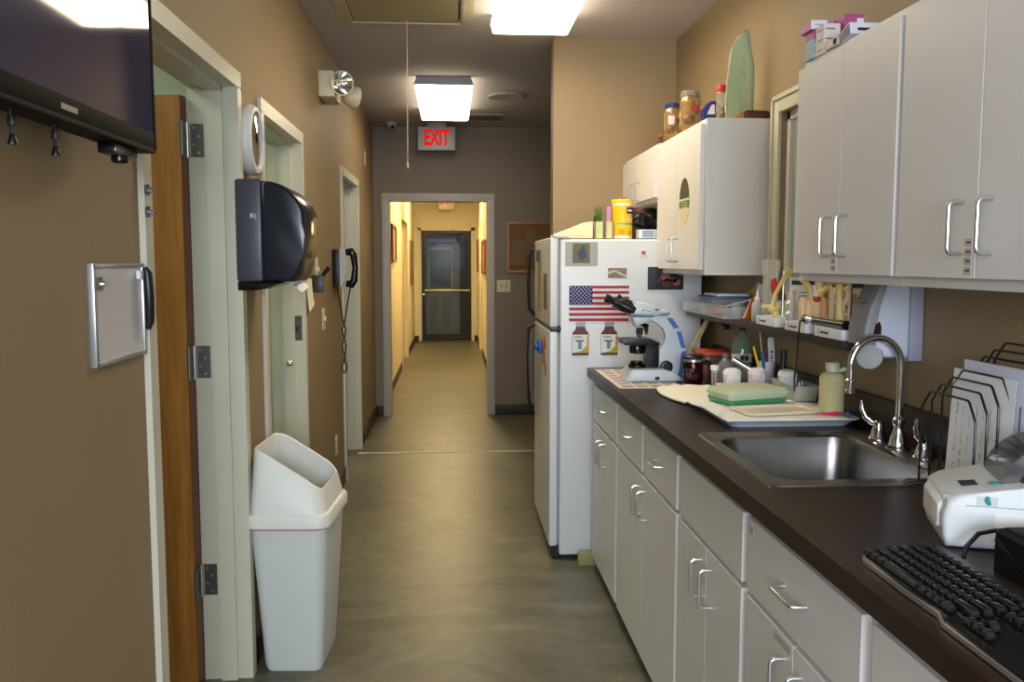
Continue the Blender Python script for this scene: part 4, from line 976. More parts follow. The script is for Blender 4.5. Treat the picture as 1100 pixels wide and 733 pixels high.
# left part of the shelf
r = thing('acrylic_tray', 'clear acrylic tray at the far end of the shelf', 'tray', (1.17, 3.65, SHZ))
g = G(); g.box(1.06, 1.26, 3.36, 3.98, SHZ, SHZ + .003); g.box(1.06, 1.063, 3.36, 3.98, SHZ, SHZ + .045); g.box(1.06, 1.26, 3.36, 3.363, SHZ, SHZ + .045); g.box(1.06, 1.26, 3.977, 3.98, SHZ, SHZ + .045); g.out('shell', M('thin_clear_plastic', (236, 240, 236), .1, alpha=.22, spec=.6), r)
g = G(); g.tube([(1.062, 3.99, SHZ + .047), (1.062, 3.37, SHZ + .047), (1.10, 3.355, SHZ + .06), (1.2, 3.355, SHZ + .085)], .003, n=8); g.out('edge_wire', M('greyish_plastic', (170, 172, 172), .3), r)
r = thing('storage_box', 'clear box of red pieces with a blue lid in the acrylic tray', 'storage box', (1.17, 3.7, SHZ + .003))
g = G(); loft(g, [([(a, b) for a, b in at(rrect(.07, .08, .01), 1.16, 3.70)], SHZ + .004), (at(rrect(.078, .09, .012), 1.16, 3.70), SHZ + .068)], capt=False); g.out('box_walls', M('thin_clear_plastic', (236, 240, 236), .1, alpha=.22, spec=.6), r)
g = G(); g.box(1.10, 1.215, 3.628, 3.772, SHZ + .006, SHZ + .030, .006); g.out('red_contents', M('pinkish_red', (206, 50, 76), .5), r, label='pinkish red contents')
g = G(); g.box(1.078, 1.243, 3.60, 3.80, SHZ + .068, SHZ + .078, .004); g.out('lid', M('sky_blue_lid', (70, 110, 150), .5), r, label='blue lid')
g = G(); g.box(1.10, 1.24, 3.6, 3.78, SHZ + .079, SHZ + .089, .002); g.out('white_pad', white_p, label='flat white pad on top of the blue lid', cat='pad')
g = G()
g.prism([(3.42, SHZ + .006), (3.46, SHZ + .006), (3.80, SHZ + .09), (3.56, SHZ + .15), (3.53, SHZ + .15)], 'x', 1.245, 1.253)
g = G(); g.prism([(3.86, SHZ + .068), (3.62, SHZ + .10), (3.52, SHZ + .145), (3.49, SHZ + .135), (3.55, SHZ + .068)], 'x', 1.250, 1.258, b=.002); g.out('yellow_tool', M('mustard_plastic', (200, 170, 40), .4), label='mustard yellow flat triangular tool behind the blue lidded box', cat='tool')
am = M('amber_sachet', (200, 104, 20), .2, var=.3, vscale=20)
for k, (y, x) in enumerate(((3.31, 1.115), (3.27, 1.135))):
    g = G(); g.sheet(lambda u, v: (x + .03 * v + u * .03, y - .002 * math.sin(u * 6) , SHZ + .004 + v * .075), 5, 6, .005)
    g.out('amber_sachet', am, label=('amber foil sachet leaning at the tray, the left one' if k == 0 else 'amber foil sachet leaning by the squeeze bottle, the right one'), cat='sachet', group=None)
r = thing('squeeze_bottle', 'translucent squeeze bottle with a pointed nozzle on the shelf', 'bottle', (1.155, 3.2, SHZ))
g = G(); g.lathe([(.018, 0), (.020, .004), (.020, .062), (.016, .070), (.009, .076)], (1.145, 3.235, SHZ), n=24); g.out('bottle_body', M('frosted_plastic', (214, 218, 218), .35, trans=.3, ior=1.1), r)
g = G(); g.lathe([(.011, .074), (.011, .088), (.006, .092), (.0025, .118)], (1.145, 3.235, SHZ), n=18); g.out('nozzle', white_p, r)
g = G(); g.lathe([(.017, 0), (.017, .07), (.010, .085), (.010, .10), (.012, .10), (.012, .13)], (1.215, 3.40, SHZ + .003), n=20); g.out('white_bottle', M('milky_plastic', (190, 192, 200), .4), label='milky white bottle at the back of the shelf under the oval sticker cabinet', cat='bottle')
g = G(); hollow(g, [(.018, 0), (.022, .055)], (1.16, 3.52, SHZ + .003), .001); g.out('clear_cup', M('thin_clear_plastic', (236, 240, 236), .1, alpha=.22, spec=.6), label='clear plastic cup standing in the acrylic tray', cat='cup')
# papers taped to wall under the cabinet
for (y0, y1, lb) in ((3.60, 3.70, 'faint paper slip taped to the wall under the far cabinet, the left one'), (3.42, 3.52, 'faint paper slip taped to the wall under the far cabinet, the right one')):
    g = G(); g.box(XR - .0015, XR - .0004, y0, y1, 1.33, 1.403); g.out('paper_slip', M('greyish_paper', (150, 140, 132), .8), label=lb, cat='paper')

# ------------------------------------------------------------------ soap dispenser
r = thing('soap_dispenser', 'grey and white wall soap dispenser above the faucet', 'soap dispenser', (1.18, 2.34, 1.19))
y0, y1 = 2.285, 2.395
g = G(); g.prism([(1.272 - .002, 1.19), (1.23, 1.19), (1.23, 1.40), (1.268, 1.402)], 'y', y0 - .002, y1 + .002, b=.006); g.out('back_plate', M('dispenser_grey', (150, 152, 166), .4), r)
g = G(); g.prism([(1.232, 1.20), (1.232, 1.402), (1.165, 1.402), (1.148, 1.34), (1.138, 1.27), (1.138, 1.215), (1.15, 1.20)], 'y', y0, y1, b=.010, seg=3); g.out('side_shell', M('dispenser_white', (196, 198, 210), .35), r)
g = G(); g.prism([(1.166, 1.40), (1.15, 1.40), (1.122, 1.34), (1.108, 1.28), (1.108, 1.235), (1.14, 1.235), (1.15, 1.34)], 'y', y0 + .003, y1 - .003, b=.008, seg=3); g.out('front_cover', M('dispenser_front_grey', (140, 138, 142), .45), r)
g = G(); g.prism([(1.128, 1.245), (1.136, 1.29), (1.146, 1.30), (1.152, 1.285), (1.152, 1.245)], 'y', y0 - .0015, y0 + .006, b=.001, seg=1); g.out('level_window', M('dark_red_window', (50, 20, 22), .2), r)
g = G(); g.tube([(1.15, 2.34, 1.215), (1.13, 2.335, 1.205), (1.122, 2.30, 1.197)], [.026, .024, .022], n=18); g.lathe([(.034, 0), (.036, .004), (.033, .010), (.001, .012)], (1.128, 2.30, 1.203), axis=(-.35, -.85, .1), n=32); g.out('push_pad', M('pad_grey', (120, 120, 112), .4), r)
g = G(); g.cyl((1.175, 2.34, 1.2), (1.175, 2.34, 1.188), .012, n=14); g.out('spout', white_p, r)
text('lettering', 'GOJO', .022, M('gojo_grey', (90, 92, 104), .5), r, Matrix.Translation((1.117, 2.338, 1.352)) @ Matrix.Rotation(-PI / 2, 4, 'Z') @ Matrix.Rotation(PI / 2 - .35, 4, 'X'), sx=1.2, bold=.0006)

# ------------------------------------------------------------------ far counter: sheet, microscope, mug
g = G(); z = CT
g.box(.665, .93, 3.435, 4.06, z, z + .0012)
random.seed(3)
for i in range(7):
    for j in range(4):
        x0 = .685 + j * .06; y0_ = 3.46 + i * .085
        g.box(x0, x0 + .046, y0_, y0_ + .06, z + .0012, z + .0015, m=1 + (i * 3 + j) % 3)
g.out('printed_sheet', [M('laminated_cream', (205, 198, 184), .45), M('print_mauve', (168, 150, 156), .8, var=.3, vscale=40), M('print_brown', (176, 156, 134), .8, var=.3, vscale=40), M('print_grey', (150, 148, 152), .8, var=.3, vscale=40)], label='laminated sheet of small pictures under the microscope', cat='sheet', ang=0)
mx, my, mz = .853, 3.69, CT + .002
S = .00382 / 6.107
def mp_(pts): return [(mx + (a - 427) * S, mz + (657 - b) * S) for a, b in pts]
r = thing('microscope', 'pale grey binocular microscope with blue stripes at the far end of the counter', 'microscope', (mx, my, mz))
mg = M('microscope_grey', (206, 214, 218), .35)
body = [(400, 258), (455, 262), (500, 300), (518, 350), (510, 400), (492, 428), (465, 436), (465, 572), (480, 572), (480, 600), (480, 657), (628, 657), (640, 600), (652, 500), (651, 440), (633, 370), (595, 290), (555, 238), (525, 205), (450, 180), (420, 215)]
g = G(); g.prism(mp_(body), 'y', my - .028, my + .028, b=.006); g.out('arm', mg, r)
g = G(); g.prism(mp_([(230, 657), (250, 600), (268, 575), (480, 572), (560, 600), (628, 657)]), 'y', my - .085, my + .085, b=.01); g.out('base', mg, r)
g = G(); g.prism(mp_([(258, 210), (292, 124), (370, 130), (450, 158), (527, 195), (500, 212), (440, 216), (270, 218)]), 'y', my - .045, my + .045, b=.01); g.out('head', mg, r)
g = G(); g.prism(mp_([(262, 213), (440, 213), (500, 212), (527, 193), (528, 198), (504, 217), (440, 219), (262, 219)]), 'y', my - .046, my + .046); g.out('head_seam', M('seam_grey', (110, 116, 124), .5), r)
g = G(); g.prism(mp_([(275, 222), (430, 222), (412, 252), (300, 292), (284, 262)]), 'y', my - .04, my + .04, b=.01); g.out('neck', mg, r)
g = G(); a, b_ = mp_([(350, 262), (338, 294)]); g.lathe([(.034, 0), (.036, .004), (.036, .012), (.03, .018)], (a[0], my, a[1]), axis=(b_[0] - a[0], 0, b_[1] - a[1]), n=32); g.out('nosepiece', black_gloss, r)
for p, q, yo in (((325, 300), (322, 362), -.014), ((350, 300), (345, 372), .004), ((378, 290), (385, 348), -.008)):
    a, b_ = mp_([p, q]); c_ = Vector((a[0], my + yo, a[1])); d_ = Vector((b_[0], my + yo, b_[1]))
    g = G(); g.cyl(c_, c_.lerp(d_, .65), .010, .009, n=16); g.cyl(c_.lerp(d_, .65), d_, .008, .005, n=16, m=1); g.out('objective', [black_p, chrome], r)
for yo, dz in ((-.03, 0), (.03, 10)):
    a, b_ = mp_([(262, 170 - dz), (95, 95 - dz * .3)]) if yo < 0 else mp_([(290, 155), (190, 100)])
    c_ = Vector((a[0], my + yo, a[1])); d_ = Vector((b_[0], my + yo, b_[1])); ax = (d_ - c_).normalized(); L = (d_ - c_).length
    g = G(); g.lathe([(.020, -.02), (.021, 0), (.019, L * .45), (.015, L * .5), (.015, L * .8), (.018, L * .84), (.018, L), (.012, L + .002)], c_, axis=ax, n=24); g.out('eyepiece', black_p, r)
g = G(); g.prism(mp_([(285, 135), (255, 205), (205, 190), (150, 160), (180, 110), (240, 100)]), 'y', my - .04, my + .04, b=.012); g.out('eyepiece_block', black_p, r)
g = G(); g.prism(mp_([(198, 376), (400, 372), (455, 398), (455, 412), (215, 412), (215, 392), (198, 390)]), 'y', my - .07, my + .07, b=.002); g.out('stage', black_p, r)
g = G(); g.prism(mp_([(372, 400), (462, 400), (462, 572), (372, 572), (368, 540), (380, 480)]), 'y', my - .03, my + .03, b=.003); g.out('stage_bracket', black_p, r)
g = G(); a, = mp_([(322, 445)]); g.lathe([(.022, -.022), (.032, -.018), (.034, 0), (.032, .012), (.03, .022)], (a[0], my, a[1]), n=28); g.out('condenser', black_gloss, r)
g = G(); a, = mp_([(318, 573)]); g.lathe([(.034, 0), (.034, .012), (.026, .018), (.026, .028), (.015, .030)], (a[0], my, a[1]), n=28); g.out('illuminator', black_gloss, r)
for sg in (-1, 1):
    g = G(); a, = mp_([(513, 566)]); g.lathe([(.027, 0), (.027, .014), (.024, .016), (.015, .016), (.015, .024), (.001, .024)], (a[0], my + sg * .028, a[1]), axis=(0, sg, 0), n=32); g.out('focus_knob', black_p, r)
for P2 in ([(512, 234), (552, 234), (600, 300), (566, 306)], [(581, 326), (614, 326), (646, 440), (617, 440)], [(621, 460), (653, 460), (645, 560), (628, 650), (590, 652), (612, 560)]):
    g = G(); g.prism(mp_(P2), 'y', my - .0295, my + .0295, b=.001, seg=1); g.out('stripe', M('microscope_blue', (70, 104, 186), .4), r, label='blue stripe on the arm')
g = G(); a = mp_([(418, 622), (448, 622), (448, 644), (418, 644)]); g.prism(a, 'y', my - .0865, my - .084); g.out('rocker_switch', black_p, r)
g = G(); a = mp_([(325, 165), (400, 168), (398, 198), (325, 196)]); g.prism(a, 'y', my - .0465, my - .0445)
g.prism(mp_([(332, 186), (340, 176), (358, 174), (370, 182), (356, 180), (342, 182), (338, 190)]), 'y', my - .0475, my - .0465, m=1); g.prism(mp_([(372, 182), (396, 182), (396, 188), (372, 188)]), 'y', my - .0475, my - .0465, m=1)
g.prism(mp_([(418, 178), (440, 166), (462, 178), (440, 188)]), 'y', my - .0465, my - .0445, m=2)
g.out('logo_patch', [white_gl, M('logo_cyan', (60, 130, 190), .5), M('logo_mauve', (150, 120, 126), .5)], r, ang=0, label='white patch with a small blue logo')

r = thing('travel_mug', 'dark red metallic travel mug with black lid and handle beside the microscope', 'mug', (.985, 3.53, CT))
cx, cy = .978, 3.50
g = G(); g.lathe([(.036, 0), (.038, .004), (.038, .012)], (cx, cy, CT), n=36); g.out('steel_band', steel, r)
g = G(); g.lathe([(.038, .098), (.038, .112)], (cx, cy, CT), n=36, capb=False); g.out('steel_band', steel, r)
g = G(); g.lathe([(.0385, .010), (.0405, .014), (.0405, .09), (.038, .1)], (cx, cy, CT), n=36); g.out('mug_body', M('maroon_metal', (52, 10, 18), .16, metal=.5), r)
g = G(); g.lathe([(.039, .110), (.041, .113), (.041, .121), (.036, .125), (.001, .125)], (cx, cy, CT), n=36); g.box(cx - .012, cx + .012, cy - .03, cy - .01, CT + .125, CT + .131, .002); g.out('lid', black_p, r)
g = G(); g.tube([(cx + .036, cy, CT + .092), (cx + .062, cy, CT + .096), (cx + .078, cy, CT + .08), (cx + .079, cy, CT + .045), (cx + .068, cy, CT + .015), (cx + .055, cy, CT + .01)], [.010, .010, .011, .010, .009, .007], n=12); g.out('handle', black_p, r)
text('lettering', 'TCP\nCLUB', .014, M('mug_grey_print', (92, 76, 76), .4), r, Matrix.Translation((cx - .024, cy - .0335, CT + .064)) @ Matrix.Rotation(-.6, 4, 'Z') @ Matrix.Rotation(PI / 2, 4, 'X'), ext=.0004) if False else None
g = G()
for k, (a, b_, w_, h_) in enumerate(((-.9, .068, .009, .011), (-.62, .068, .008, .011), (-.35, .068, .008, .010), (-.85, .052, .010, .012), (-.55, .052, .008, .012), (-.8, .040, .007, .008), (-.55, .040, .009, .007))):
    px, py_ = cx + .0408 * math.sin(a), cy - .0408 * math.cos(a)
    mxx = Matrix.Translation((px, py_, CT + b_)) @ Matrix.Rotation(a, 4, 'Z')
    g.box(-w_ / 2, w_ / 2, -.0004, .0004, -h_ / 2, h_ / 2, mx=mxx); g.box(-w_ / 5, w_ / 5, -.0006, .0003, -h_ / 5, h_ / 5, m=1, mx=mxx)
g.out('printed_mark', [M('mug_grey_print', (92, 76, 76), .4), M('maroon_dark', (60, 14, 22), .3)], r, label='worn grey print')

# wooden stirring stick, red tray
g = G(); g.box(-.012, .012, -.002, .002, 0, .27, .001, mx=Matrix.Translation((1.045, 3.93, CT + .003)) @ Matrix.Rotation(math.radians(26), 4, 'Y') @ Matrix.Rotation(.3, 4, 'Z')); g.out('stirring_stick', stick_wood, label='pale wooden stirring stick leaning behind the mug', cat='stick')
r = thing('lidded_tray', 'dark plastic container with an orange red lid behind the mug', 'container', (1.16, 3.75, CT))
g = G(); g.box(1.09, 1.235, 3.68, 3.84, CT, CT + .10, .006); g.out('container_body', M('brown_clear_plastic', (110, 74, 56), .25), r)
g = G(); g.box(1.083, 1.243, 3.673, 3.847, CT + .10, CT + .118, .004); g.out('lid', M('orange_red_lid', (190, 66, 24), .35), r)
# vial
r = thing('specimen_vial', 'small vial with white cap and brown striped contents right of the mug', 'vial', (1.005, 3.3, CT))
vx, vy = 1.008, 3.30; vz = CT + .034
g = G(); g.lathe([(.012, -.0335), (.013, -.032), (.013, .056)], (vx, vy, vz - .0), n=20); g.out('tube', M('vial_clear', (200, 196, 190), .2, trans=.4, ior=1.2), r)
for dx in (-.007, .006):
    g = G(); g.box(vx + dx - .0022, vx + dx + .0022, vy - .0150, vy - .0125, vz + .002, vz + .045, .0008); g.out('stripe', M('brown_stripe', (120, 70, 50), .5), r, label='brown stripe')
g = G(); g.lathe([(.0145, .054), (.0165, .056), (.0165, .072), (.014, .074), (.001, .074)], (vx, vy, vz), n=20); g.out('cap', white_p, r)

# ------------------------------------------------------------------ towels, tray and what lies on it
tow = M('cream_towel', (240, 235, 218), .9, var=.03, vscale=25, bump=.3, bscale=260)
def cloth_z(x, y, z0, amp): return z0 + amp * (math.sin(x * 37 + y * 11) * .5 + math.sin(y * 43 - x * 9) * .5)
g = G()
def t1(u, v):
    x = .815 + u * .29 - .03 * math.sin(v * 3) * (1 - u); y = 3.02 + v * .40 + .02 * math.sin(u * 5)
    return (x, y, CT + .014 + .006 * math.sin(u * 4 + 1) * (1 - v) + .002 * math.sin(u * 30) * math.sin(v * 20) - .008 * (1 - u) ** 6)
g.sheet(t1, 24, 24, .005); g.out('folded_towel', tow, label='cream folded paper towel on the counter left of the green box, the farther one', cat='towel')
r = thing('white_tray', 'shallow white rimmed tray on the counter behind the sink', 'tray', (1.04, 2.79, CT))
g = G(); tcx, tcy = 1.035, 2.795
loft(g, [(at(rrect(.185, .195, .03), tcx, tcy), CT + .0005), (at(rrect(.205, .218, .03), tcx, tcy), CT + .022), (at(rrect(.213, .226, .03), tcx, tcy), CT + .024), (at(rrect(.213, .226, .03), tcx, tcy), CT + .026), (at(rrect(.203, .216, .03), tcx, tcy), CT + .025), (at(rrect(.183, .193, .03), tcx, tcy), CT + .004)], capt=True)
g.out('shell', M('tray_white', (218, 226, 232), .3), r)
def t2(u, v):
    x = .828 + u * .40; y = 2.575 + v * .44 - .015 * math.sin(u * 3)
    ed = min(1, min(u, 1 - u) * 12) ; z = CT + .029 + .0012 * math.sin(x * 60) * math.sin(y * 50)
    if v > .55 and u < .2: x -= .02 * math.sin((v - .55) * 7)
    return (x, y, z - .004 * (1 - ed))
g = G(); g.sheet(t2, 28, 28, .003); g.out('tray_towel', M('white_towel', (240, 238, 228), .9, var=.02, bump=.2, bscale=260), label='cream paper towel spread over the white tray, the nearer one', cat='towel')
g = G(); g.tube([(.85, 3.02, CT + .034), (.88, 3.03, CT + .034), (.90, 3.005, CT + .034), (.93, 3.0, CT + .034)], .0013, n=6); g.ball((.85, 3.02, CT + .034), .004); g.out('blue_thread', navy, label='thin dark blue thread at the towel edge left of the green box', cat='thread') if False else None
TZ = CT + .0315
r = thing('green_box', 'translucent lidded box half filled with green liquid on the towel', 'storage box', (1.0, 2.9, TZ), rz=math.radians(17))
hx_, hy_ = .118, .072
g = G(); loft(g, [(rrect(hx_ - .008, hy_ - .008, .015), .001), (rrect(hx_, hy_, .017), .034)], capt=True); g.out('box_body', M('pale_green_translucent', (206, 222, 190), .35, trans=.25, ior=1.1), r, local=True)
g = G(); loft(g, [(rrect(hx_ - .0055, hy_ - .0055, .016), .0015), (rrect(hx_ + .0005, hy_ + .0005, .0175), .017)], capt=True); g.out('liquid', M('green_liquid', (62, 150, 96), .15), r, local=True, label='green liquid filling')
g = G(); loft(g, [(rrect(hx_ + .004, hy_ + .004, .019), .032), (rrect(hx_ + .005, hy_ + .005, .019), .038), (rrect(hx_ + .001, hy_ + .001, .017), .040), (rrect(hx_ - .002, hy_ - .002, .016), .048), (rrect(hx_ - .008, hy_ - .008, .014), .050)], capt=True); g.out('lid', M('cream_green_lid', (212, 220, 186), .35, trans=.15, ior=1.1), r, local=True)
g = G(); loft(g, [(rrect(.125, .072, .016), .0), (rrect(.128, .075, .017), .006), (rrect(.124, .071, .015), .009), (rrect(.112, .059, .012), .0085), (rrect(.110, .057, .012), .004)], capt=True)
g.out('loose_lid', M('clear_cream_lid', (222, 212, 184), .35), local=True, loc=(1.02, 2.70, TZ), rz=math.radians(8), label='shallow cream box lid lying in front of the green box', cat='lid')
# storage bottle
r = thing('storage_bottle', 'translucent wide mouth bottle with yellowish liquid on the tray', 'bottle', (1.195, 2.665, TZ))
bx, by = 1.190, 2.665
g = G(); g.lathe([(.034, 0), (.038, .004), (.038, .105), (.035, .118), (.025, .128), (.019, .130)], (bx, by, TZ), n=36); g.out('bottle_body', M('yellowish_translucent', (222, 212, 160), .35, trans=.25, ior=1.1, var=.18, vscale=14), r)
g = G(); g.lathe([(.0185, .128), (.0185, .137), (.022, .138), (.022, .157), (.020, .160), (.001, .160)], (bx, by, TZ), n=30); g.out('cap', M('cap_cream', (222, 218, 194), .4), r)
g = G(); g.cyl((bx + .02, by + .02, TZ + .124), (bx + .044, by + .02, TZ + .134), .006, n=12); g.ball((bx + .046, by + .02, TZ + .134), .008); g.out('side_stub', M('cap_cream', (222, 218, 194), .4), r)
g = G(); g.tube([(1.12, 2.615, TZ + .004), (1.15, 2.60, TZ + .006), (1.18, 2.603, TZ + .006), (1.205, 2.61, TZ + .004)], [.002, .005, .006, .003], n=8); g.out('pink_clip', M('hot_pink', (210, 50, 100), .4), label='pink plastic clip at the foot of the yellowish bottle', cat='clip')
g = G(); g.box(1.205, 1.227, 2.585, 2.603, TZ, TZ + .008, .003); g.cyl((1.212, 2.594, TZ + .008), (1.212, 2.594, TZ + .013), .005, n=10); g.out('blue_plug', M('teal_blue', (34, 100, 160), .4), label='small blue cap at the right rim of the white tray', cat='cap')

# rack with domed jars
r = thing('jar_rack', 'white slotted rack behind the green box', 'rack', (1.11, 3.22, CT))
g = G(); g.box(1.00, 1.195, 3.155, 3.255, CT, CT + .022, .004); g.box(1.00, 1.195, 3.250, 3.258, CT + .02, CT + .045, .003); g.box(1.02, 1.175, 3.153, 3.156, CT + .008, CT + .012, m=1); g.out('tray', [white_p, fridge_gask], r)
def dome_jar(x, y, z, label, mat):
    r = thing('staining_jar', label, 'jar', (x, y, z), group=None)
    g = G(); loft(g, [(at(rrect(.026, .024, .008, 3), x, y), z), (at(rrect(.0285, .026, .009, 3), x, y), z + .062)], capt=True); g.out('jar_body', mat, r)
    g = G(); g.lathe([(.031, .059), (.034, .062), (.034, .069), (.029, .079), (.016, .085), (.001, .087)], (x, y, z), n=26); g.out('domed_lid', M('jar_lid', (238, 232, 226), .4), r)
jw = M('jar_white', (226, 226, 222), .35)
dome_jar(1.045, 3.205, CT + .0225, 'white staining jar with domed lid in the rack, the left one', jw)
dome_jar(1.140, 3.205, CT + .0225, 'pink stained white staining jar with domed lid in the rack, the right one', M('jar_pinkish', (232, 214, 216), .35, var=.12, vscale=50))
r = thing('pen_cup', 'white cup holding pens and tools behind the jar rack', 'cup', (1.195, 3.24, CT))
g = G(); hollow(g, [(.026, 0), (.032, .122)], (1.212, 3.30, CT), .002); g.cyl((1.212, 3.30, CT), (1.212, 3.30, CT + .003), .025); g.out('cup_wall', M('cup_lilac_white', (224, 218, 226), .4), r)
cx, cy = 1.212, 3.30
def stick(name, mats, p, q, r0, label, cat, r1=None): g = G(); g.tube([Vector(p), Vector(p).lerp(Vector(q), .5), Vector(q)], [r0 * .9, r0, r1 or r0], n=10); return g.out(name, mats, label=label, cat=cat)
stick('pen', yellow_m, (cx - .008, cy, CT + .01), (cx - .050, cy + .01, CT + .178), .005, 'yellow pen in the white pen cup', 'pen')
stick('thin_rod', white_p, (cx - .005, cy - .010, CT + .01), (cx - .036, cy - .01, CT + .25), .002, 'thin white rod sticking up from the pen cup', 'rod')
stick('tool_handle', M('teal_handle', (30, 110, 140), .4), (cx + .000, cy - .012, CT + .01), (cx - .026, cy - .022, CT + .160), .009, 'thick teal tool handle in the pen cup', 'tool')
stick('tool_handle', M('dark_red_handle', (130, 36, 36), .35), (cx + .008, cy - .006, CT + .01), (cx - .008, cy - .012, CT + .180), .006, 'dark red tool handle in the pen cup', 'tool')
r = thing('thermometer', 'flat white digital thermometer standing in the pen cup', 'thermometer', (cx + .01, cy, CT + .01))
g = G(); mxx = Matrix.Translation((cx + .020, cy - .008, CT + .05)) @ Matrix.Rotation(-.06, 4, 'Y')
g.prism([(-.008, .0), (.008, .0), (.0125, .08), (.0125, .155), (.009, .165), (-.009, .165), (-.0125, .155), (-.0125, .08)], 'y', -.004, .004, b=.002)
for v in g.bm.verts: v.co = mxx @ v.co
g.out('case', white_p, r)
g = G()
for k in range(4): g.box(-.005, .004, -.0048, -.004, .07 + k * .012, .074 + k * .012 + .003 * (k % 2), mx=mxx)
g.out('marking', ink_m, r, ang=0)
# clear bin with jar and marker
r = thing('clear_bin', 'clear shallow bin with blue bits at the backsplash behind the bottle', 'bin', (1.19, 2.98, TZ))
thin = MATS['thin_clear_plastic']
bin_m = M('smoky_clear_plastic', (205, 204, 190), .15, alpha=.5, spec=.5)
g = G(); loft(g, [(at(rrect(.04, .10, .008), 1.198, 2.985), TZ + .001), (at(rrect(.046, .112, .01), 1.198, 2.985), TZ + .05), (at(rrect(.049, .115, .01), 1.198, 2.985), TZ + .051), (at(rrect(.048, .114, .01), 1.198, 2.985), TZ + .053), (at(rrect(.044, .110, .01), 1.198, 2.985), TZ + .05), (at(rrect(.038, .098, .008), 1.198, 2.985), TZ + .003)], capt=True); g.out('bin_shell', bin_m, r)
g = G()
g.box(1.166, 1.23, 2.90, 2.99, TZ + .0035, TZ + .022, .004); g.out('slate_block', M('slate_blue_card', (90, 96, 116), .6), label='dark slate blue block lying in the clear bin', cat='block')
for k, (x, y) in enumerate(((1.19, 2.925), (1.215, 2.96))):
    g = G(); g.cyl((x, y, TZ + .0225), (x, y, TZ + .058), .003, n=8, m=1); g.cyl((x, y, TZ + .028), (x, y, TZ + .042), .007, n=12); g.out('blue_stopper', [M('stopper_blue', (40, 80, 170), .4), white_p], label=('small blue stopper standing in the clear bin nearest the bottle' if k == 0 else 'small blue stopper standing in the clear bin nearest the backsplash'), cat='stopper')
dome_jar(1.195, 3.045, TZ + .005, 'white staining jar with domed lid standing in the clear bin', jw)
stick('marker', black_p, (1.19, 3.084, TZ + .005), (1.208, 3.12, TZ + .150), .009, 'black marker standing behind the jar in the clear bin', 'marker', .012)
# glassware behind
def glass_bottle(name, x, y, prof, gm, capm, capprof, label):
    r = thing(name, label, 'bottle', (x, y, CT))
    g = G(); g.lathe(prof, (x, y, CT), n=32); g.out('glass_body', gm, r)
    g = G(); g.lathe(capprof, (x, y, CT), n=24); g.out('cap', capm, r)
    return r
gg = M('green_tinted_glass', (130, 156, 130), .08, alpha=.5, spec=.8)
rr_ = glass_bottle('glass_bottle', 1.19, 3.53, [(.034, 0), (.038, .006), (.042, .06), (.042, .15), (.034, .185), (.018, .205), (.012, .215), (.012, .225)], gg, black_p, [(.0135, .222), (.0135, .236), (.001, .237)], 'round green glass bottle with black cap at the backsplash')
g = G(); g.lathe([(.0425, .095), (.0425, .128)], (1.19, 3.53, CT), n=32, capb=False, capt=False); g.out('paper_band', cream_m, rr_)
gs = M('grey_glass', (150, 152, 156), .08, alpha=.5, spec=.8)
glass_bottle('glass_bottle', 1.095, 3.44, [(.036, 0), (.040, .006), (.041, .05), (.036, .085), (.018, .112), (.012, .118), (.012, .125)], gs, M('grey_cap', (120, 124, 132), .3, metal=.5), [(.0135, .122), (.0145, .136), (.001, .137)], 'clear round glass bottle with grey cap between mug and rack')
glass_bottle('glass_bottle', 1.165, 3.42, [(.028, 0), (.030, .004), (.030, .08), (.024, .098), (.012, .106), (.012, .115)], gs, black_p, [(.015, .112), (.015, .130), (.001, .131)], 'small clear glass bottle with black cap behind the jar rack')
g = G(); g.cyl((1.085, 3.30, CT + .128), (1.150, 3.27, CT + .088), .0085, n=18); g.cyl((1.082, 3.301, CT + .130), (1.086, 3.299, CT + .127), .012, n=18)
g.tube([(1.150, 3.27, CT + .088), (1.172, 3.26, CT + .045), (1.175, 3.262, CT + .001)], .004, n=8)
g.out('metal_tube', chrome, label='shiny metal tube leaning over the jar rack', cat='tube')

# ------------------------------------------------------------------ file sorter with papers
r = thing('wire_file_sorter', 'black stepped wire file sorter standing against the right wall', 'file sorter', (1.13, 1.79, CT))
wm = black_p
def frame_at(i): return 1.045 + .026 * i, 1.178 - CT + .0145 * i
for i in range(8):
    x, h = frame_at(i); yf, yn = 1.875 + .004 * i, 1.672 + .004 * i
    zt = CT + h; zs = zt - .042
    g = G(); g.tube([(x, yf, CT + .012), (x, yf, zs), (x, yf - .006, zs + .008), (x, yf - .032, zt - .004), (x, yf - .040, zt), (x, yn + .030, zt), (x, yn + .024, zt - .003), (x, yn + .002, zs + .005), (x, yn, zs), (x, yn, CT + .012)], .0026, n=8)
    g.out('divider', wm, r)
for yy, s_ in ((1.878, 1), (1.685, -1)):
    g = G(); g.tube([(1.015, yy + s_ * .012, CT + .003), (1.03, yy + s_ * .008, CT + .012), (1.05, yy, CT + .013), (1.24, yy + .012, CT + .013), (1.24, yy + .012, CT + .004)], .0032, n=8); g.out('base_rail', wm, r)
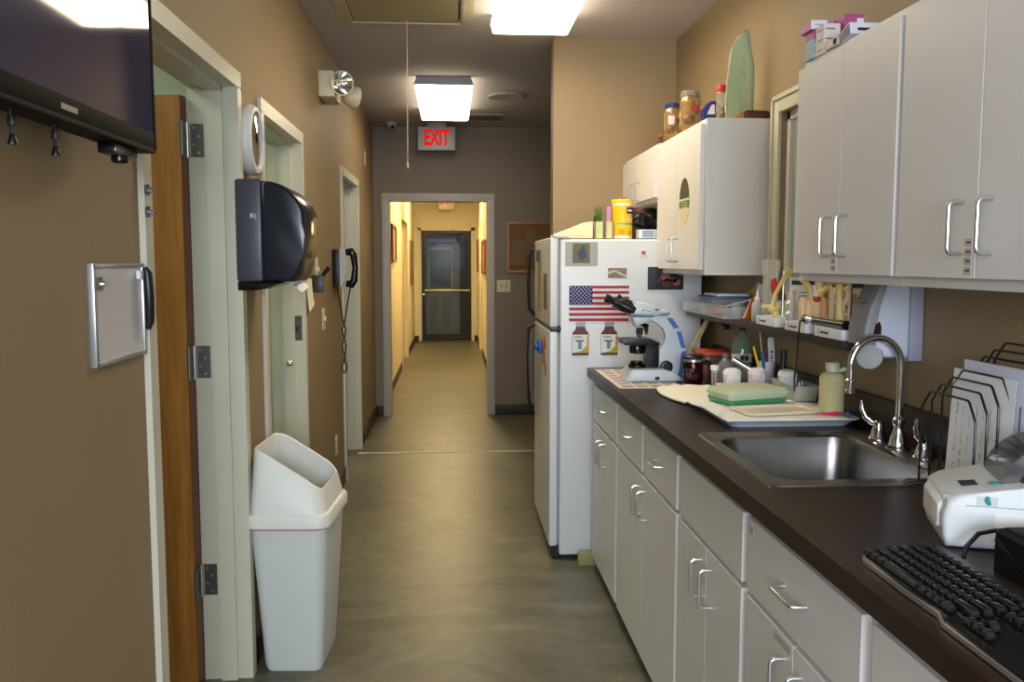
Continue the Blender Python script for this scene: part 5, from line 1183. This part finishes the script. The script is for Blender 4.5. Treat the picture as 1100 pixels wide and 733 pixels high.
def sheet_at(x, y0, y1, z0, z1, th, mat, label, lean=0.0, marks=None):
    r_ = None
    g = G()
    F_ = lambda y, z, d: Vector((x + lean * (z - z0) + d, y, z))
    def q(a, b, c, d_, off, m):
        g.quad([F_(a, c, off), F_(b, c, off), F_(b, d_, off), F_(a, d_, off)], m)
    A = [F_(y0, z0, 0), F_(y1, z0, 0), F_(y1, z1, 0), F_(y0, z1, 0)]; B = [p + Vector((th, 0, 0)) for p in A]
    va = [g.bm.verts.new(p) for p in A]; vb = [g.bm.verts.new(p) for p in B]
    g.bm.faces.new(va); g.bm.faces.new(vb[::-1])
    for k in range(4): g.bm.faces.new((va[k], va[(k + 1) % 4], vb[(k + 1) % 4], vb[k]))
    if marks:
        for (a, b, c, d_) in marks: q(y1 - a, y1 - b, z0 + c, z0 + d_, -.0004, 1)
    return g.out('paper_sheet', [mat, grey_ink], label=label, cat='paper', ang=0)
random.seed(11)
mk = []
for col_ in range(7):        # text rows run vertically: the sheets stand on their short side
    a = .025 + col_ * .024; zz = .02
    while zz < .18:
        ln = random.uniform(.003, .014)
        if random.random() > .25: mk.append((a, a + random.choice((.0014, .002, .0035)), zz, min(zz + ln, .185)))
        zz += ln + .0025
sheet_at(1.110, 1.665, 1.885, CT + .014, CT + .268, .0006, paper_m, 'front white printed sheet in the file sorter', .05, mk)
sheet_at(1.136, 1.60, 1.878, CT + .014, CT + .288, .004, M('paper_bundle', (214, 216, 226), .85), 'thick bundle of white sheets in the middle of the file sorter', .02, [(.20, .206, .05, .2), (.235, .238, .04, .12), (.235, .238, .15, .22), (.262, .264, .08, .2)])
sheet_at(1.162, 1.50, 1.87, CT + .014, CT + .282, .003, M('blue_white_paper', (200, 210, 232), .85), 'bluish white sheets in the back of the file sorter', .0, [(.30, .303, .1, .2), (.33, .333, .06, .16)])

# ------------------------------------------------------------------ label printer
r = thing('label_printer', 'pale grey desktop label printer with smoked round lid on the counter', 'printer', (1.0, 1.56, CT))
pm = M('printer_grey', (206, 208, 208), .4)
pY0, pY1 = 1.455, 1.66
side = [(1.14, CT + .001), (1.14, CT + .143), (1.05, CT + .130), (.93, CT + .108), (.87, CT + .097), (.850, CT + .084), (.842, CT + .055), (.844, CT + .02), (.850, CT + .001)]
g = G(); g.prism(side, 'y', pY0, pY1, b=.010, seg=3); g.out('case', pm, r)
g = G(); g.prism([(.838, CT + .030), (.86, CT + .030), (.86, CT + .076), (.846, CT + .080), (.838, CT + .070)], 'y', pY0 + .03, pY1 - .03, b=.003); g.out('label_slot', M('printer_slot', (228, 228, 226), .4), r)
g = G(); g.box(.846, .870, pY0 + .028, pY0 + .032, CT + .02, CT + .09); g.box(.878, 1.139, pY0 - .0008, pY0 + .001, CT + .078, CT + .0795); g.box(.985, 1.139, pY0 - .0012, pY0 + .001, CT + .082, CT + .0835, m=1); g.out('seam_line', [M('printer_seam', (150, 154, 156), .5), ink_m], r)
g = G(); g.box(.895, .928, pY0 - .001, pY0 + .001, CT + .0795, CT + .097); g.out('latch_panel', M('latch_grey', (190, 194, 194), .4), r)
g = G(); g.tube([(.912, pY0 - .003, CT + .098), (.911, pY0 - .004, CT + .091), (.915, pY0 - .003, CT + .084)], [.0025, .0045, .003], n=8); g.out('latch', M('latch_teal', (40, 150, 150), .4), r, label='teal latch')
g = G(); g.lathe([(.011, 0), (.011, .002), (.009, .003), (.001, .003)], (.935, pY0 + .05, CT + .109), n=20); g.out('feed_button', M('teal_button', (60, 150, 140), .4), r, label='teal button')
g = G(); g.box(-.014, .014, -.018, .018, 0, .001, mx=Matrix.Translation((.895, pY0 + .075, CT + .1022)) @ Matrix.Rotation(-.13, 4, 'Y')); g.out('maker_badge', ink_m, r)
smoke = M('smoked_lid', (44, 44, 48), .08, alpha=.62, spec=.8)
g = G(); pts_ = []
cxx, czz, rd = 1.035, CT + .098, .088
for k in range(25):
    a = PI * (1 - k / 24); pts_.append((cxx + rd * 1.05 * math.cos(a), czz + rd * math.sin(a)))
g.prism(pts_, 'y', pY0 + .045, pY1 - .02, b=.006); g.out('lid_dome', smoke, r)
pts_ = []
for k in range(25):
    a = PI * (1 - k / 24); pts_.append(Vector((cxx + .02 + rd * .9 * math.cos(a), pY0 + .04, CT + .115 + .038 * math.sin(a))))
g = G(); g.tube(pts_, .003, n=8); g.out('lid_rim', black_p, r)
g = G(); g.cyl((cxx + .02, pY0 + .055, czz), (cxx + .02, pY1 - .03, czz), .06, n=32); g.out('label_roll', paper_m, r)
g = G(); g.box(.925, 1.02, pY0 - .0008, pY0 + .001, CT + .012, CT + .068); g.out('side_sticker', M('sticker_white', (230, 228, 226), .5), r, label='white sticker on the side')

r.rotation_euler = (0, 0, math.radians(-20)); r.location = (1.047, 1.5085, CT)
# black box and cable
r = thing('card_terminal', 'black box shaped device at the right picture edge behind the keyboard', 'terminal', (.97, 1.28, CT))
g = G(); g.prism([(.882, CT), (1.16, CT), (1.16, CT + .072), (.888, CT + .072), (.882, CT + .066)], 'y', 1.10, 1.345, b=.003); g.out('case', M('matte_black_case', (18, 18, 18), .7, spec=.15), r)
g = G(); g.prism([(1.33, CT + .060), (1.34, CT + .055), (1.25, CT + .010), (1.235, CT + .016)], 'x', .876, .883, b=.002); g.out('side_lever', black_gloss, r)
g = G(); g.box(.895, 1.155, 1.105, 1.34, CT + .072, CT + .074, .001); g.out('top_plate', M('charcoal_plate', (30, 29, 30), .6, spec=.2), r)
g = G(); g.tube([(.905, 1.345, CT + .05), (.905, 1.375, CT + .058), (.89, 1.40, CT + .045), (.872, 1.405, CT + .02), (.862, 1.395, CT + .004)], .004, n=10); g.out('cable', black_p, label='black cable arching between the printer and the black box', cat='cable')

# ------------------------------------------------------------------ keyboard
r = thing('keyboard', 'black and silver computer keyboard at the counter front edge', 'keyboard', (.75, 1.17, CT))
KX0, KX1, KY0, KY1 = .683, .825, .90, 1.425
def kz(x): return CT + .014 + (x - KX0) / (KX1 - KX0) * .012
out_ = [(KX0, KY0), (KX1, KY0), (KX1, KY1 - .03), (KX1 - .006, KY1 - .008), (KX1 - .02, KY1), (KX0 + .03, KY1 - .012), (KX0 + .008, KY1 - .02), (KX0, KY1 - .035), (KX0 - .002, 1.25), (KX0 + .000, 1.16), (KX0 - .012, 1.13), (KX0 - .014, KY0)]
g = G()
A = [g.bm.verts.new((x, y, CT + .002)) for x, y in out_]; B = [g.bm.verts.new((x, y, kz(x) - .004)) for x, y in out_]
g.bm.faces.new(A[::-1]); g.bm.faces.new(B); g.bridge(A, B); g.out('silver_edge', M('silver_plastic', (150, 148, 146), .3, metal=.5), r)
ins = [(x + (.003 if x < .75 else -.003), y + (-.003 if y > 1.3 else 0)) for x, y in out_]
g = G(); A = [g.bm.verts.new((x, y, kz(x) - .004)) for x, y in ins]; B = [g.bm.verts.new((x, y, kz(x))) for x, y in ins]
g.bm.faces.new(A[::-1]); g.bm.faces.new(B); g.bridge(A, B); g.out('black_deck', black_gloss, r)
def key_mesh(w, d=.0155, first=None):
    bm = bmesh.new(); hw, hd = w / 2, d / 2
    secs = [(hd, hw, 0), (hd - .0002, hw - .0002, .003), (hd - .0022, hw - .0022, .0085), (hd - .0032, hw - .0032, .0088)]
    prev = None
    for a, b, z in secs:
        pts2 = []
        for sx_, sy_ in ((1, 1), (-1, 1), (-1, -1), (1, -1)):
            c_ = .0018
            pts2 += [(sx_ * a, sy_ * (b - c_)), (sx_ * (a - c_), sy_ * b)] if sx_ * sy_ > 0 else [(sx_ * (a - c_), sy_ * b), (sx_ * a, sy_ * (b - c_))]
        vs_ = [bm.verts.new((x, y, z)) for x, y in pts2]
        if prev:
            for k in range(8): bm.faces.new((prev[k], prev[(k + 1) % 8], vs_[(k + 1) % 8], vs_[k]))
        prev = vs_
    bm.faces.new(prev); bmesh.ops.recalc_face_normals(bm, faces=bm.faces[:])
    me = bpy.data.meshes.new('key'); bm.to_mesh(me); bm.free(); me.materials.append(M('key_black', (24, 24, 27), .16))
    for p in me.polygons: p.use_smooth = True
    me.set_sharp_from_angle(angle=math.radians(22)); return me
KM = {}
def key(x, y, w=1.0):
    kw = round(.0165 + (w - 1) * .0188, 4)
    if kw not in KM: KM[kw] = key_mesh(kw)
    o = bpy.data.objects.new('key', KM[kw]); COL.objects.link(o); o.parent = r
    o.location = (x - WM[r].translation.x, y - WM[r].translation.y, kz(x) - WM[r].translation.z + .0005)
    o.rotation_euler = (0, -.084, 0)
u = .0188; xr = [KX0 + .014 + k * .0192 for k in range(6)]
rows = [[1.25, 1.0, 1.25, 5.6, 1.25, 1.0, 1.0, 1.25], [2.25] + [1] * 10 + [2.75], [1.75] + [1] * 11 + [2.25], [1.5] + [1] * 12 + [1.5], [1] * 13 + [2]]
for ri, row in enumerate(rows):
    y = KY1 - .022
    for w in row:
        key(xr[ri], y - w * u / 2, w); y -= w * u
y = KY1 - .026
for k in range(13):
    if k == 1 or k == 5 or k == 9: y -= .008
    key(xr[5] + .001, y - u / 2, .92); y -= u
ye = KY1 - .022 - 15 * u - .008
for ri in (3, 4):
    for k in range(3): key(xr[ri], ye - u * (k + .5))
for k in range(3): key(xr[0], ye - u * (k + .5))
key(xr[1], ye - u * 1.5)
for k in range(3): key(xr[5] + .001, ye - u * (k + .5), .92)

# ------------------------------------------------------------------ on top of the fridge
r = thing('magazine_file', 'cream slanted magazine file lying on the fridge top at the front', 'magazine file', (.56, 4.5, FZ))
g = G(); g.prism([(.50, FZ + .002), (.70, FZ + .002), (.70, FZ + .085), (.66, FZ + .08), (.52, FZ + .024), (.50, FZ + .02)], 'y', 4.36, 4.46, b=.002); g.out('side_panel', M('cream_card', (228, 214, 176), .7), r)
g = G(); g.box(.60, .66, 4.359, 4.3605, FZ + .012, FZ + .016); g.out('printed_line', M('gold_print', (200, 176, 120), .7), r)
pg = M('pale_green_card', (190, 200, 140), .7); mv = M('mauve_card', (150, 96, 130), .7)
for i, x in enumerate((.712, .765)):
    r = thing('grass_pot', ('pale green and mauve grass kit box on the fridge, the left one' if i == 0 else 'pale green and mauve grass kit box on the fridge, right beside the wipes'), 'box', (x + .02, 4.42, FZ))
    g = G(); g.box(x, x + .044, 4.38, 4.46, FZ + .001, FZ + .085, .001); g.box(x - .0, x + .008, 4.379, 4.3805, FZ + .001, FZ + .085, m=1); g.box(x + .036, x + .0445, 4.379, 4.3805, FZ + .001, FZ + .085, m=1) if i else None
    g.out('carton', [pg, mv], r, ang=0)
    random.seed(5 + i)
    g = G()
    for k in range(34):
        a = random.uniform(0, 2 * PI); bx_ = x + .022 + random.uniform(-.014, .014); by_ = 4.42 + random.uniform(-.02, .02); h_ = random.uniform(.04, .085)
        if i == 0 or k < 12: g.tube([(bx_, by_, FZ + .083), (bx_ + .006 * math.cos(a), by_ + .006 * math.sin(a), FZ + .085 + h_ * .6), (bx_ + .014 * math.cos(a), by_ + .012 * math.sin(a), FZ + .085 + h_)], [.0016, .0014, .0004], n=4)
    g.out('grass_tuft', M('grass_green', (84, 116, 50), .7, var=.4, vscale=60), r)
    if i:
        g = G(); g.box(x + .012, x + .032, 4.40, 4.404, FZ + .08, FZ + .16, .001); g.out('mauve_card_top', M('lilac_card', (190, 140, 190), .7), r)
    else:
        g = G(); g.ball((x + .010, 4.415, FZ + .10), .013, (.8, 1, 1.5)); g.ball((x + .034, 4.42, FZ + .10), .012, (.8, 1, 1.5)); g.out('soil_plug', M('dark_soil', (50, 44, 30), .9), r)
r = thing('wipes_canister', 'yellow wipes canister with an orange flip cap on the fridge top', 'canister', (.85, 4.45, FZ))
cx, cy = .858, 4.42
g = G(); g.lathe([(.050, 0), (.0515, .003), (.0515, .014)], (cx, cy, FZ), n=36); g.lathe([(.0515, .165), (.0515, .178), (.05, .18)], (cx, cy, FZ), n=36, capb=False); g.out('canister_body', M('canister_white', (236, 232, 220), .4), r)
g = G(); g.lathe([(.052, .014), (.052, .165)], (cx, cy, FZ), n=36, capb=False, capt=False); g.out('yellow_label', M('wipes_yellow', (240, 190, 16), .4), r)
g = G(); g.lathe([(.053, .178), (.053, .19), (.050, .196), (.001, .198)], (cx, cy, FZ), n=36); g.out('lid', M('lid_yellow', (244, 200, 40), .4), r)
g = G(); g.prism([(cx - .024, FZ + .196), (cx + .014, FZ + .196), (cx + .012, FZ + .212), (cx - .005, FZ + .208)], 'y', cy - .02, cy + .02, b=.002); g.out('flip_cap', M('orange_cap', (230, 76, 40), .4), r)
def curved(g, a0, a1, z0, z1, rad, m, n=6):
    for k in range(n):
        b0 = a0 + (a1 - a0) * k / n; b1 = a0 + (a1 - a0) * (k + 1) / n
        p = lambda a, z: (cx + rad * math.sin(a), cy - rad * math.cos(a), z)
        g.quad([p(b0, z0), p(b1, z0), p(b1, z1), p(b0, z1)], m)
g = G()
curved(g, .28, 1.15, FZ + .125, FZ + .155, .0526, 0); curved(g, .40, 1.0, FZ + .135, FZ + .145, .0530, 3)
g.out('badge', [M('badge_navy', (30, 36, 90), .5), paper_m, paper_m, paper_m], r, ang=0, label='navy badge'); g = G()
curved(g, .20, 1.2, FZ + .085, FZ + .108, .0526, 1); curved(g, -.6, 1.2, FZ + .070, FZ + .078, .0526, 2)
curved(g, -.5, .05, FZ + .02, FZ + .05, .0526, 4); curved(g, .5, .9, FZ + .02, FZ + .04, .0526, 4)
g.out('label_print', [M('badge_navy', (30, 36, 90), .5), M('label_peach', (240, 190, 130), .5), M('label_teal', (60, 170, 150), .5), paper_m, M('label_mustard', (190, 150, 30), .5)], r, ang=0, label='printed label marks with a navy badge')
r = thing('trash_bag_bundle', 'crumpled black plastic bag on the fridge top under the short cabinet', 'bag', (1.02, 4.5, FZ))
def bagf(u, v):
    a = u * 2 * PI; h = v
    rx = .085 * math.sin(PI * min(.98, h * .93 + .06)) ** .6 * (1 + .13 * math.sin(5 * a + 7 * h) + .08 * math.sin(11 * a - 9 * h))
    return (1.02 + rx * math.cos(a) * 1.15, 4.52 + rx * math.sin(a), FZ + .047 + .115 * h + .01 * math.sin(4 * a + 5 * h) * math.sin(PI * h))
g = G(); g.sheet(bagf, 60, 24); g.ball((1.02, 4.52, FZ + .06), .05, (1.5, 1.2, .5)); bmesh.ops.remove_doubles(g.bm, verts=g.bm.verts[:], dist=.0008); g.out('crumpled_film', M('black_bag_film', (12, 12, 13), .3, bump=.6, bscale=40), r)
g = G(); g.prism([(.935, FZ + .001), (.975, FZ + .001), (.985, FZ + .06), (.93, FZ + .07)], 'y', 4.46, 4.56, b=.01); g.out('lower_fold', M('black_bag_film', (12, 12, 13), .3), r)
g = G(); g.ball((.925, 4.44, FZ + .145), .018, (1.4, .8, .9)); g.ball((.95, 4.43, FZ + .138), .014, (1.5, .7, .8)); g.out('maroon_tie', M('maroon_tie', (96, 44, 54), .5, bump=.5), r, label='maroon tie knot')
g = G(); g.box(.93, 1.09, 4.34, 4.42, FZ + .001, FZ + .045, .001, m=0); g.box(.945, 1.0, 4.3392, 4.3402, FZ + .006, FZ + .040, m=1); g.box(1.01, 1.085, 4.3392, 4.3402, FZ + .006, FZ + .040, m=2); g.out('medicine_carton', [M('carton_white', (220, 222, 226), .6), M('carton_blue', (150, 166, 200), .6, var=.3, vscale=80), M('carton_text', (186, 196, 214), .6, var=.2, vscale=120)], label='white and blue medicine carton in front of the black bag on the fridge', cat='carton', ang=0)

# ------------------------------------------------------------------ on top of the far cabinet
KZ = 2.0225
def jar(name, x, y, rad, h, gm, cm, ch, label, fill=None):
    r = thing(name, label, 'jar', (x, y, KZ))
    g = G(); g.lathe([(rad * .9, 0), (rad, .006), (rad, h * .72), (rad * .93, h * .8), (rad * .82, h * .86), (rad * .82, h - ch)], (x, y, KZ), n=32); g.out('glass_body', gm, r)
    g = G(); g.lathe([(rad * .88, h - ch), (rad * .9, h - ch + .002), (rad * .9, h - .003), (rad * .84, h), (.001, h)], (x, y, KZ), n=32); g.out('lid', cm, r)
    if fill:
        g = G()
        for (dx, dz, s_) in fill: g.ball((x + dx, y - rad * .55, KZ + dz), s_, (1, .9, 1), n=12)
        g.out('contents', M('pickled_brown', (120, 84, 50), .5, var=.5, vscale=40), r)
    return r
amg = M('amber_clear_glass', (176, 140, 84), .06, alpha=.6, spec=.9, var=.2, vscale=20)
rr_ = jar('specimen_jar', 1.045, 3.86, .046, .175, amg, M('spotted_lid', (140, 130, 116), .4, var=.9, vscale=90), .022, 'large glass specimen jar with a spotted lid on the far cabinet', [(-.01, .05, .03), (.012, .085, .022), (.0, .12, .018)])
g = G(); g.box(1.035, 1.075, 3.8125, 3.8138, KZ + .085, KZ + .115, .001); g.out('red_label', M('jar_red_print', (160, 60, 44), .5, var=.5, vscale=80), rr_, label='reddish label')
rr_ = jar('specimen_jar', 1.035, 4.13, .040, .17, amg, M('navy_lid', (40, 52, 120), .4), .02, 'glass specimen jar with a blue lid at the far end of the cabinet top', [(-.01, .05, .024), (.012, .09, .02)])
g = G(); g.box(1.005, 1.035, 4.087, 4.0885, KZ + .07, KZ + .11, .001); g.out('paper_label', paper_m, rr_, label='white paper label')
jar('small_jar', 1.125, 3.66, .024, .165, M('clear_jar_glass', (196, 180, 160), .06, alpha=.4, spec=.9), M('red_white_lid', (196, 34, 32), .4), .03, 'slim clear jar with a red lid next to the green glass plaque', [(0, .04, .016), (.004, .07, .014)])
g = G(); g.prism([(1.075, KZ), (1.15, KZ), (1.15, KZ + .08), (1.13, KZ + .115), (1.10, KZ + .115), (1.075, KZ + .085)], 'y', 3.74, 3.80, m=0); g.prism([(1.085, KZ + .06), (1.12, KZ + .06), (1.118, KZ + .10), (1.105, KZ + .10)], 'y', 3.7385, 3.74, m=1); g.out('blue_carton', [M('deep_blue_card', (34, 44, 110), .5), paper_m], label='small dark blue and white carton between the spotted lid jar and the red lid jar', cat='carton')
# glass plaque
r = thing('glass_plaque', 'tall wavy green glass plaque standing on the far cabinet', 'plaque', (1.175, 3.58, KZ))
P_ = [(1.115, KZ), (1.112, KZ + .08), (1.118, KZ + .16), (1.125, KZ + .22), (1.126, KZ + .27), (1.140, KZ + .315), (1.160, KZ + .345), (1.185, KZ + .365), (1.198, KZ + .36), (1.205, KZ + .33), (1.212, KZ + .28), (1.224, KZ + .23), (1.226, KZ + .15), (1.224, KZ + .08), (1.224, KZ)]
g = G(); g.prism(P_, 'y', 3.565, 3.585, b=.003); g.out('glass_slab', M('plaque_glass', (176, 196, 160), .08, alpha=.55, spec=.8, var=.1, vscale=12), r)
g = G(); Pe = [Vector((x, 3.575, z)) for x, z in P_[7:]]; g.tube(Pe, .0055, n=8); g.out('green_edge', M('deep_green_glass', (70, 120, 96), .1), r, label='deeper green right edge')
g = G(); g.prism([(1.120, KZ), (1.120, KZ + .09), (1.130, KZ + .17), (1.135, KZ + .26), (1.155, KZ + .315), (1.178, KZ + .325), (1.183, KZ + .27), (1.176, KZ + .25), (1.187, KZ + .215), (1.176, KZ + .20), (1.19, KZ + .165), (1.186, KZ + .12), (1.166, KZ + .10), (1.162, KZ)], 'y', 3.5635, 3.565); g.out('frosted_figure', M('frosted_green', (178, 196, 156), .7, alpha=.8), r, label='frosted pale green area')
g = G(); g.prism([(1.165, KZ), (1.262, KZ), (1.262, KZ + .026), (1.252, KZ + .032), (1.17, KZ + .034), (1.165, KZ + .03)], 'y', 3.47, 3.54, b=.002); g.out('dark_board', dark_wood, label='dark brown wooden board in front of the glass plaque', cat='board')
g = G(); g.prism([(1.115, KZ), (1.162, KZ), (1.162, KZ + .028), (1.15, KZ + .026)], 'y', 3.48, 3.53, b=.001); g.out('wood_wedge', M('orange_wood', (180, 116, 60), .5), label='small orange brown wood wedge left of the dark board', cat='wedge')
g = G(); random.seed(9)
for k in range(16): g.ball((1.02 + random.uniform(-.02, .03), 4.24 + random.uniform(-.05, .05), KZ + random.uniform(.008, .045)), random.uniform(.008, .016), n=8)
g.out('dried_bundle', M('dried_brown', (110, 70, 50), .8, var=.5, vscale=60), label='small brown dried bundle beyond the blue lid jar', cat='dried bundle')

# small boxes on top of the right cabinet
KZ2 = 2.0185
def carton(name, x0, x1, y0, y1, z0, z1, mats, label, marks=(), rot=None):
    g = G(); g.box(x0, x1, y0, y1, z0, z1, .0006, seg=1)
    for (face, a, b, c, d_, m) in marks:
        if face == 'x': g.box(x0 - .0006, x0, a, b, c, d_, m=m)
        else: g.box(a, b, y0 - .0006, y0, c, d_, m=m)
    if rot is not None:
        c_ = Vector(((x0 + x1) / 2, (y0 + y1) / 2, z0)); R = Matrix.Translation(c_) @ rot @ Matrix.Translation(-c_)
        g.bm.transform(R)
    return g.out(name, mats, label=label, cat='carton', ang=0)
tl = M('teal_white_card', (150, 176, 180), .6, var=.1); mg_ = M('magenta_card', (176, 80, 130), .6); wc = M('pale_card', (220, 210, 200), .6); wh = M('white_card', (226, 226, 232), .6)
h_ = .026
carton('small_carton', .996, 1.05, 2.425, 2.475, KZ2, KZ2 + h_, [tl, paper_m], 'lowest pale teal carton of the stack on the right cabinet', [('y', 1.0, 1.045, KZ2 + .008, KZ2 + .012, 1)])
carton('small_carton', .996, 1.05, 2.425, 2.475, KZ2 + h_, KZ2 + 2 * h_, [tl, paper_m], 'upper pale teal carton of the stack on the right cabinet', [('y', 1.0, 1.045, KZ2 + h_ + .008, KZ2 + h_ + .012, 1)])
carton('small_carton', .998, 1.05, 2.425, 2.475, KZ2 + 2 * h_, KZ2 + 3 * h_, [mg_, paper_m], 'magenta carton on top of the teal cartons', [('y', 1.004, 1.03, KZ2 + 2 * h_ + .01, KZ2 + 2 * h_ + .014, 1)])
carton('small_carton', .990, 1.09, 2.425, 2.500, KZ2 + 3 * h_, KZ2 + 4 * h_, [pink_m, wh, ink_m], 'long pink and white carton topmost on the stack', [('y', .990, 1.035, KZ2 + 3 * h_ + .001, KZ2 + 4 * h_ - .001, 1), ('y', 1.0, 1.028, KZ2 + 3 * h_ + .012, KZ2 + 3 * h_ + .014, 2)])
for k in range(3):
    carton('small_carton', 1.0, 1.045, 2.36, 2.415, KZ2 + k * h_, KZ2 + (k + 1) * h_, [wc, grey_ink], ('lowest', 'middle', 'topmost')[k] + ' cream carton of the three in front of the teal ones', [('x', 2.37, 2.40, KZ2 + k * h_ + .01, KZ2 + k * h_ + .013, 1), ('y', 1.005, 1.03, KZ2 + k * h_ + .010, KZ2 + k * h_ + .014, 1)])
for k in range(2):
    carton('small_carton', 1.055, 1.11, 2.36, 2.42, KZ2 + (2 * k) * h_, KZ2 + (2 * k + 2) * h_ - .001, [[tl, mg_][k], paper_m, ink_m], ('light blue carton behind the three cream cartons', 'pink and white carton with a dark code block behind the cream cartons')[k], [('y', 1.09, 1.108, KZ2 + 2 * k * h_ + .02, KZ2 + 2 * k * h_ + .04, 1)])
carton('small_carton', 1.0, 1.055, 2.265, 2.345, KZ2, KZ2 + .024, [wc, ink_m, mg_], 'flat cream carton with a dark barcode patch lying near the cream stack', [('x', 2.28, 2.30, KZ2 + .006, KZ2 + .02, 1), ('x', 2.27, 2.34, KZ2 + .0, KZ2 + .003, 2)])
carton('small_carton', 1.0, 1.10, 2.20, 2.26, KZ2 + .004, KZ2 + .034, [wh, ink_m, M('dark_grey_card', (110, 108, 112), .6)], 'white carton with dark print tilted at the near end of the pile', [('y', 1.02, 1.08, KZ2 + .012, KZ2 + .020, 1), ('x', 2.2, 2.26, KZ2 + .004, KZ2 + .03, 2)], rot=Matrix.Rotation(math.radians(-14), 4, 'X'))
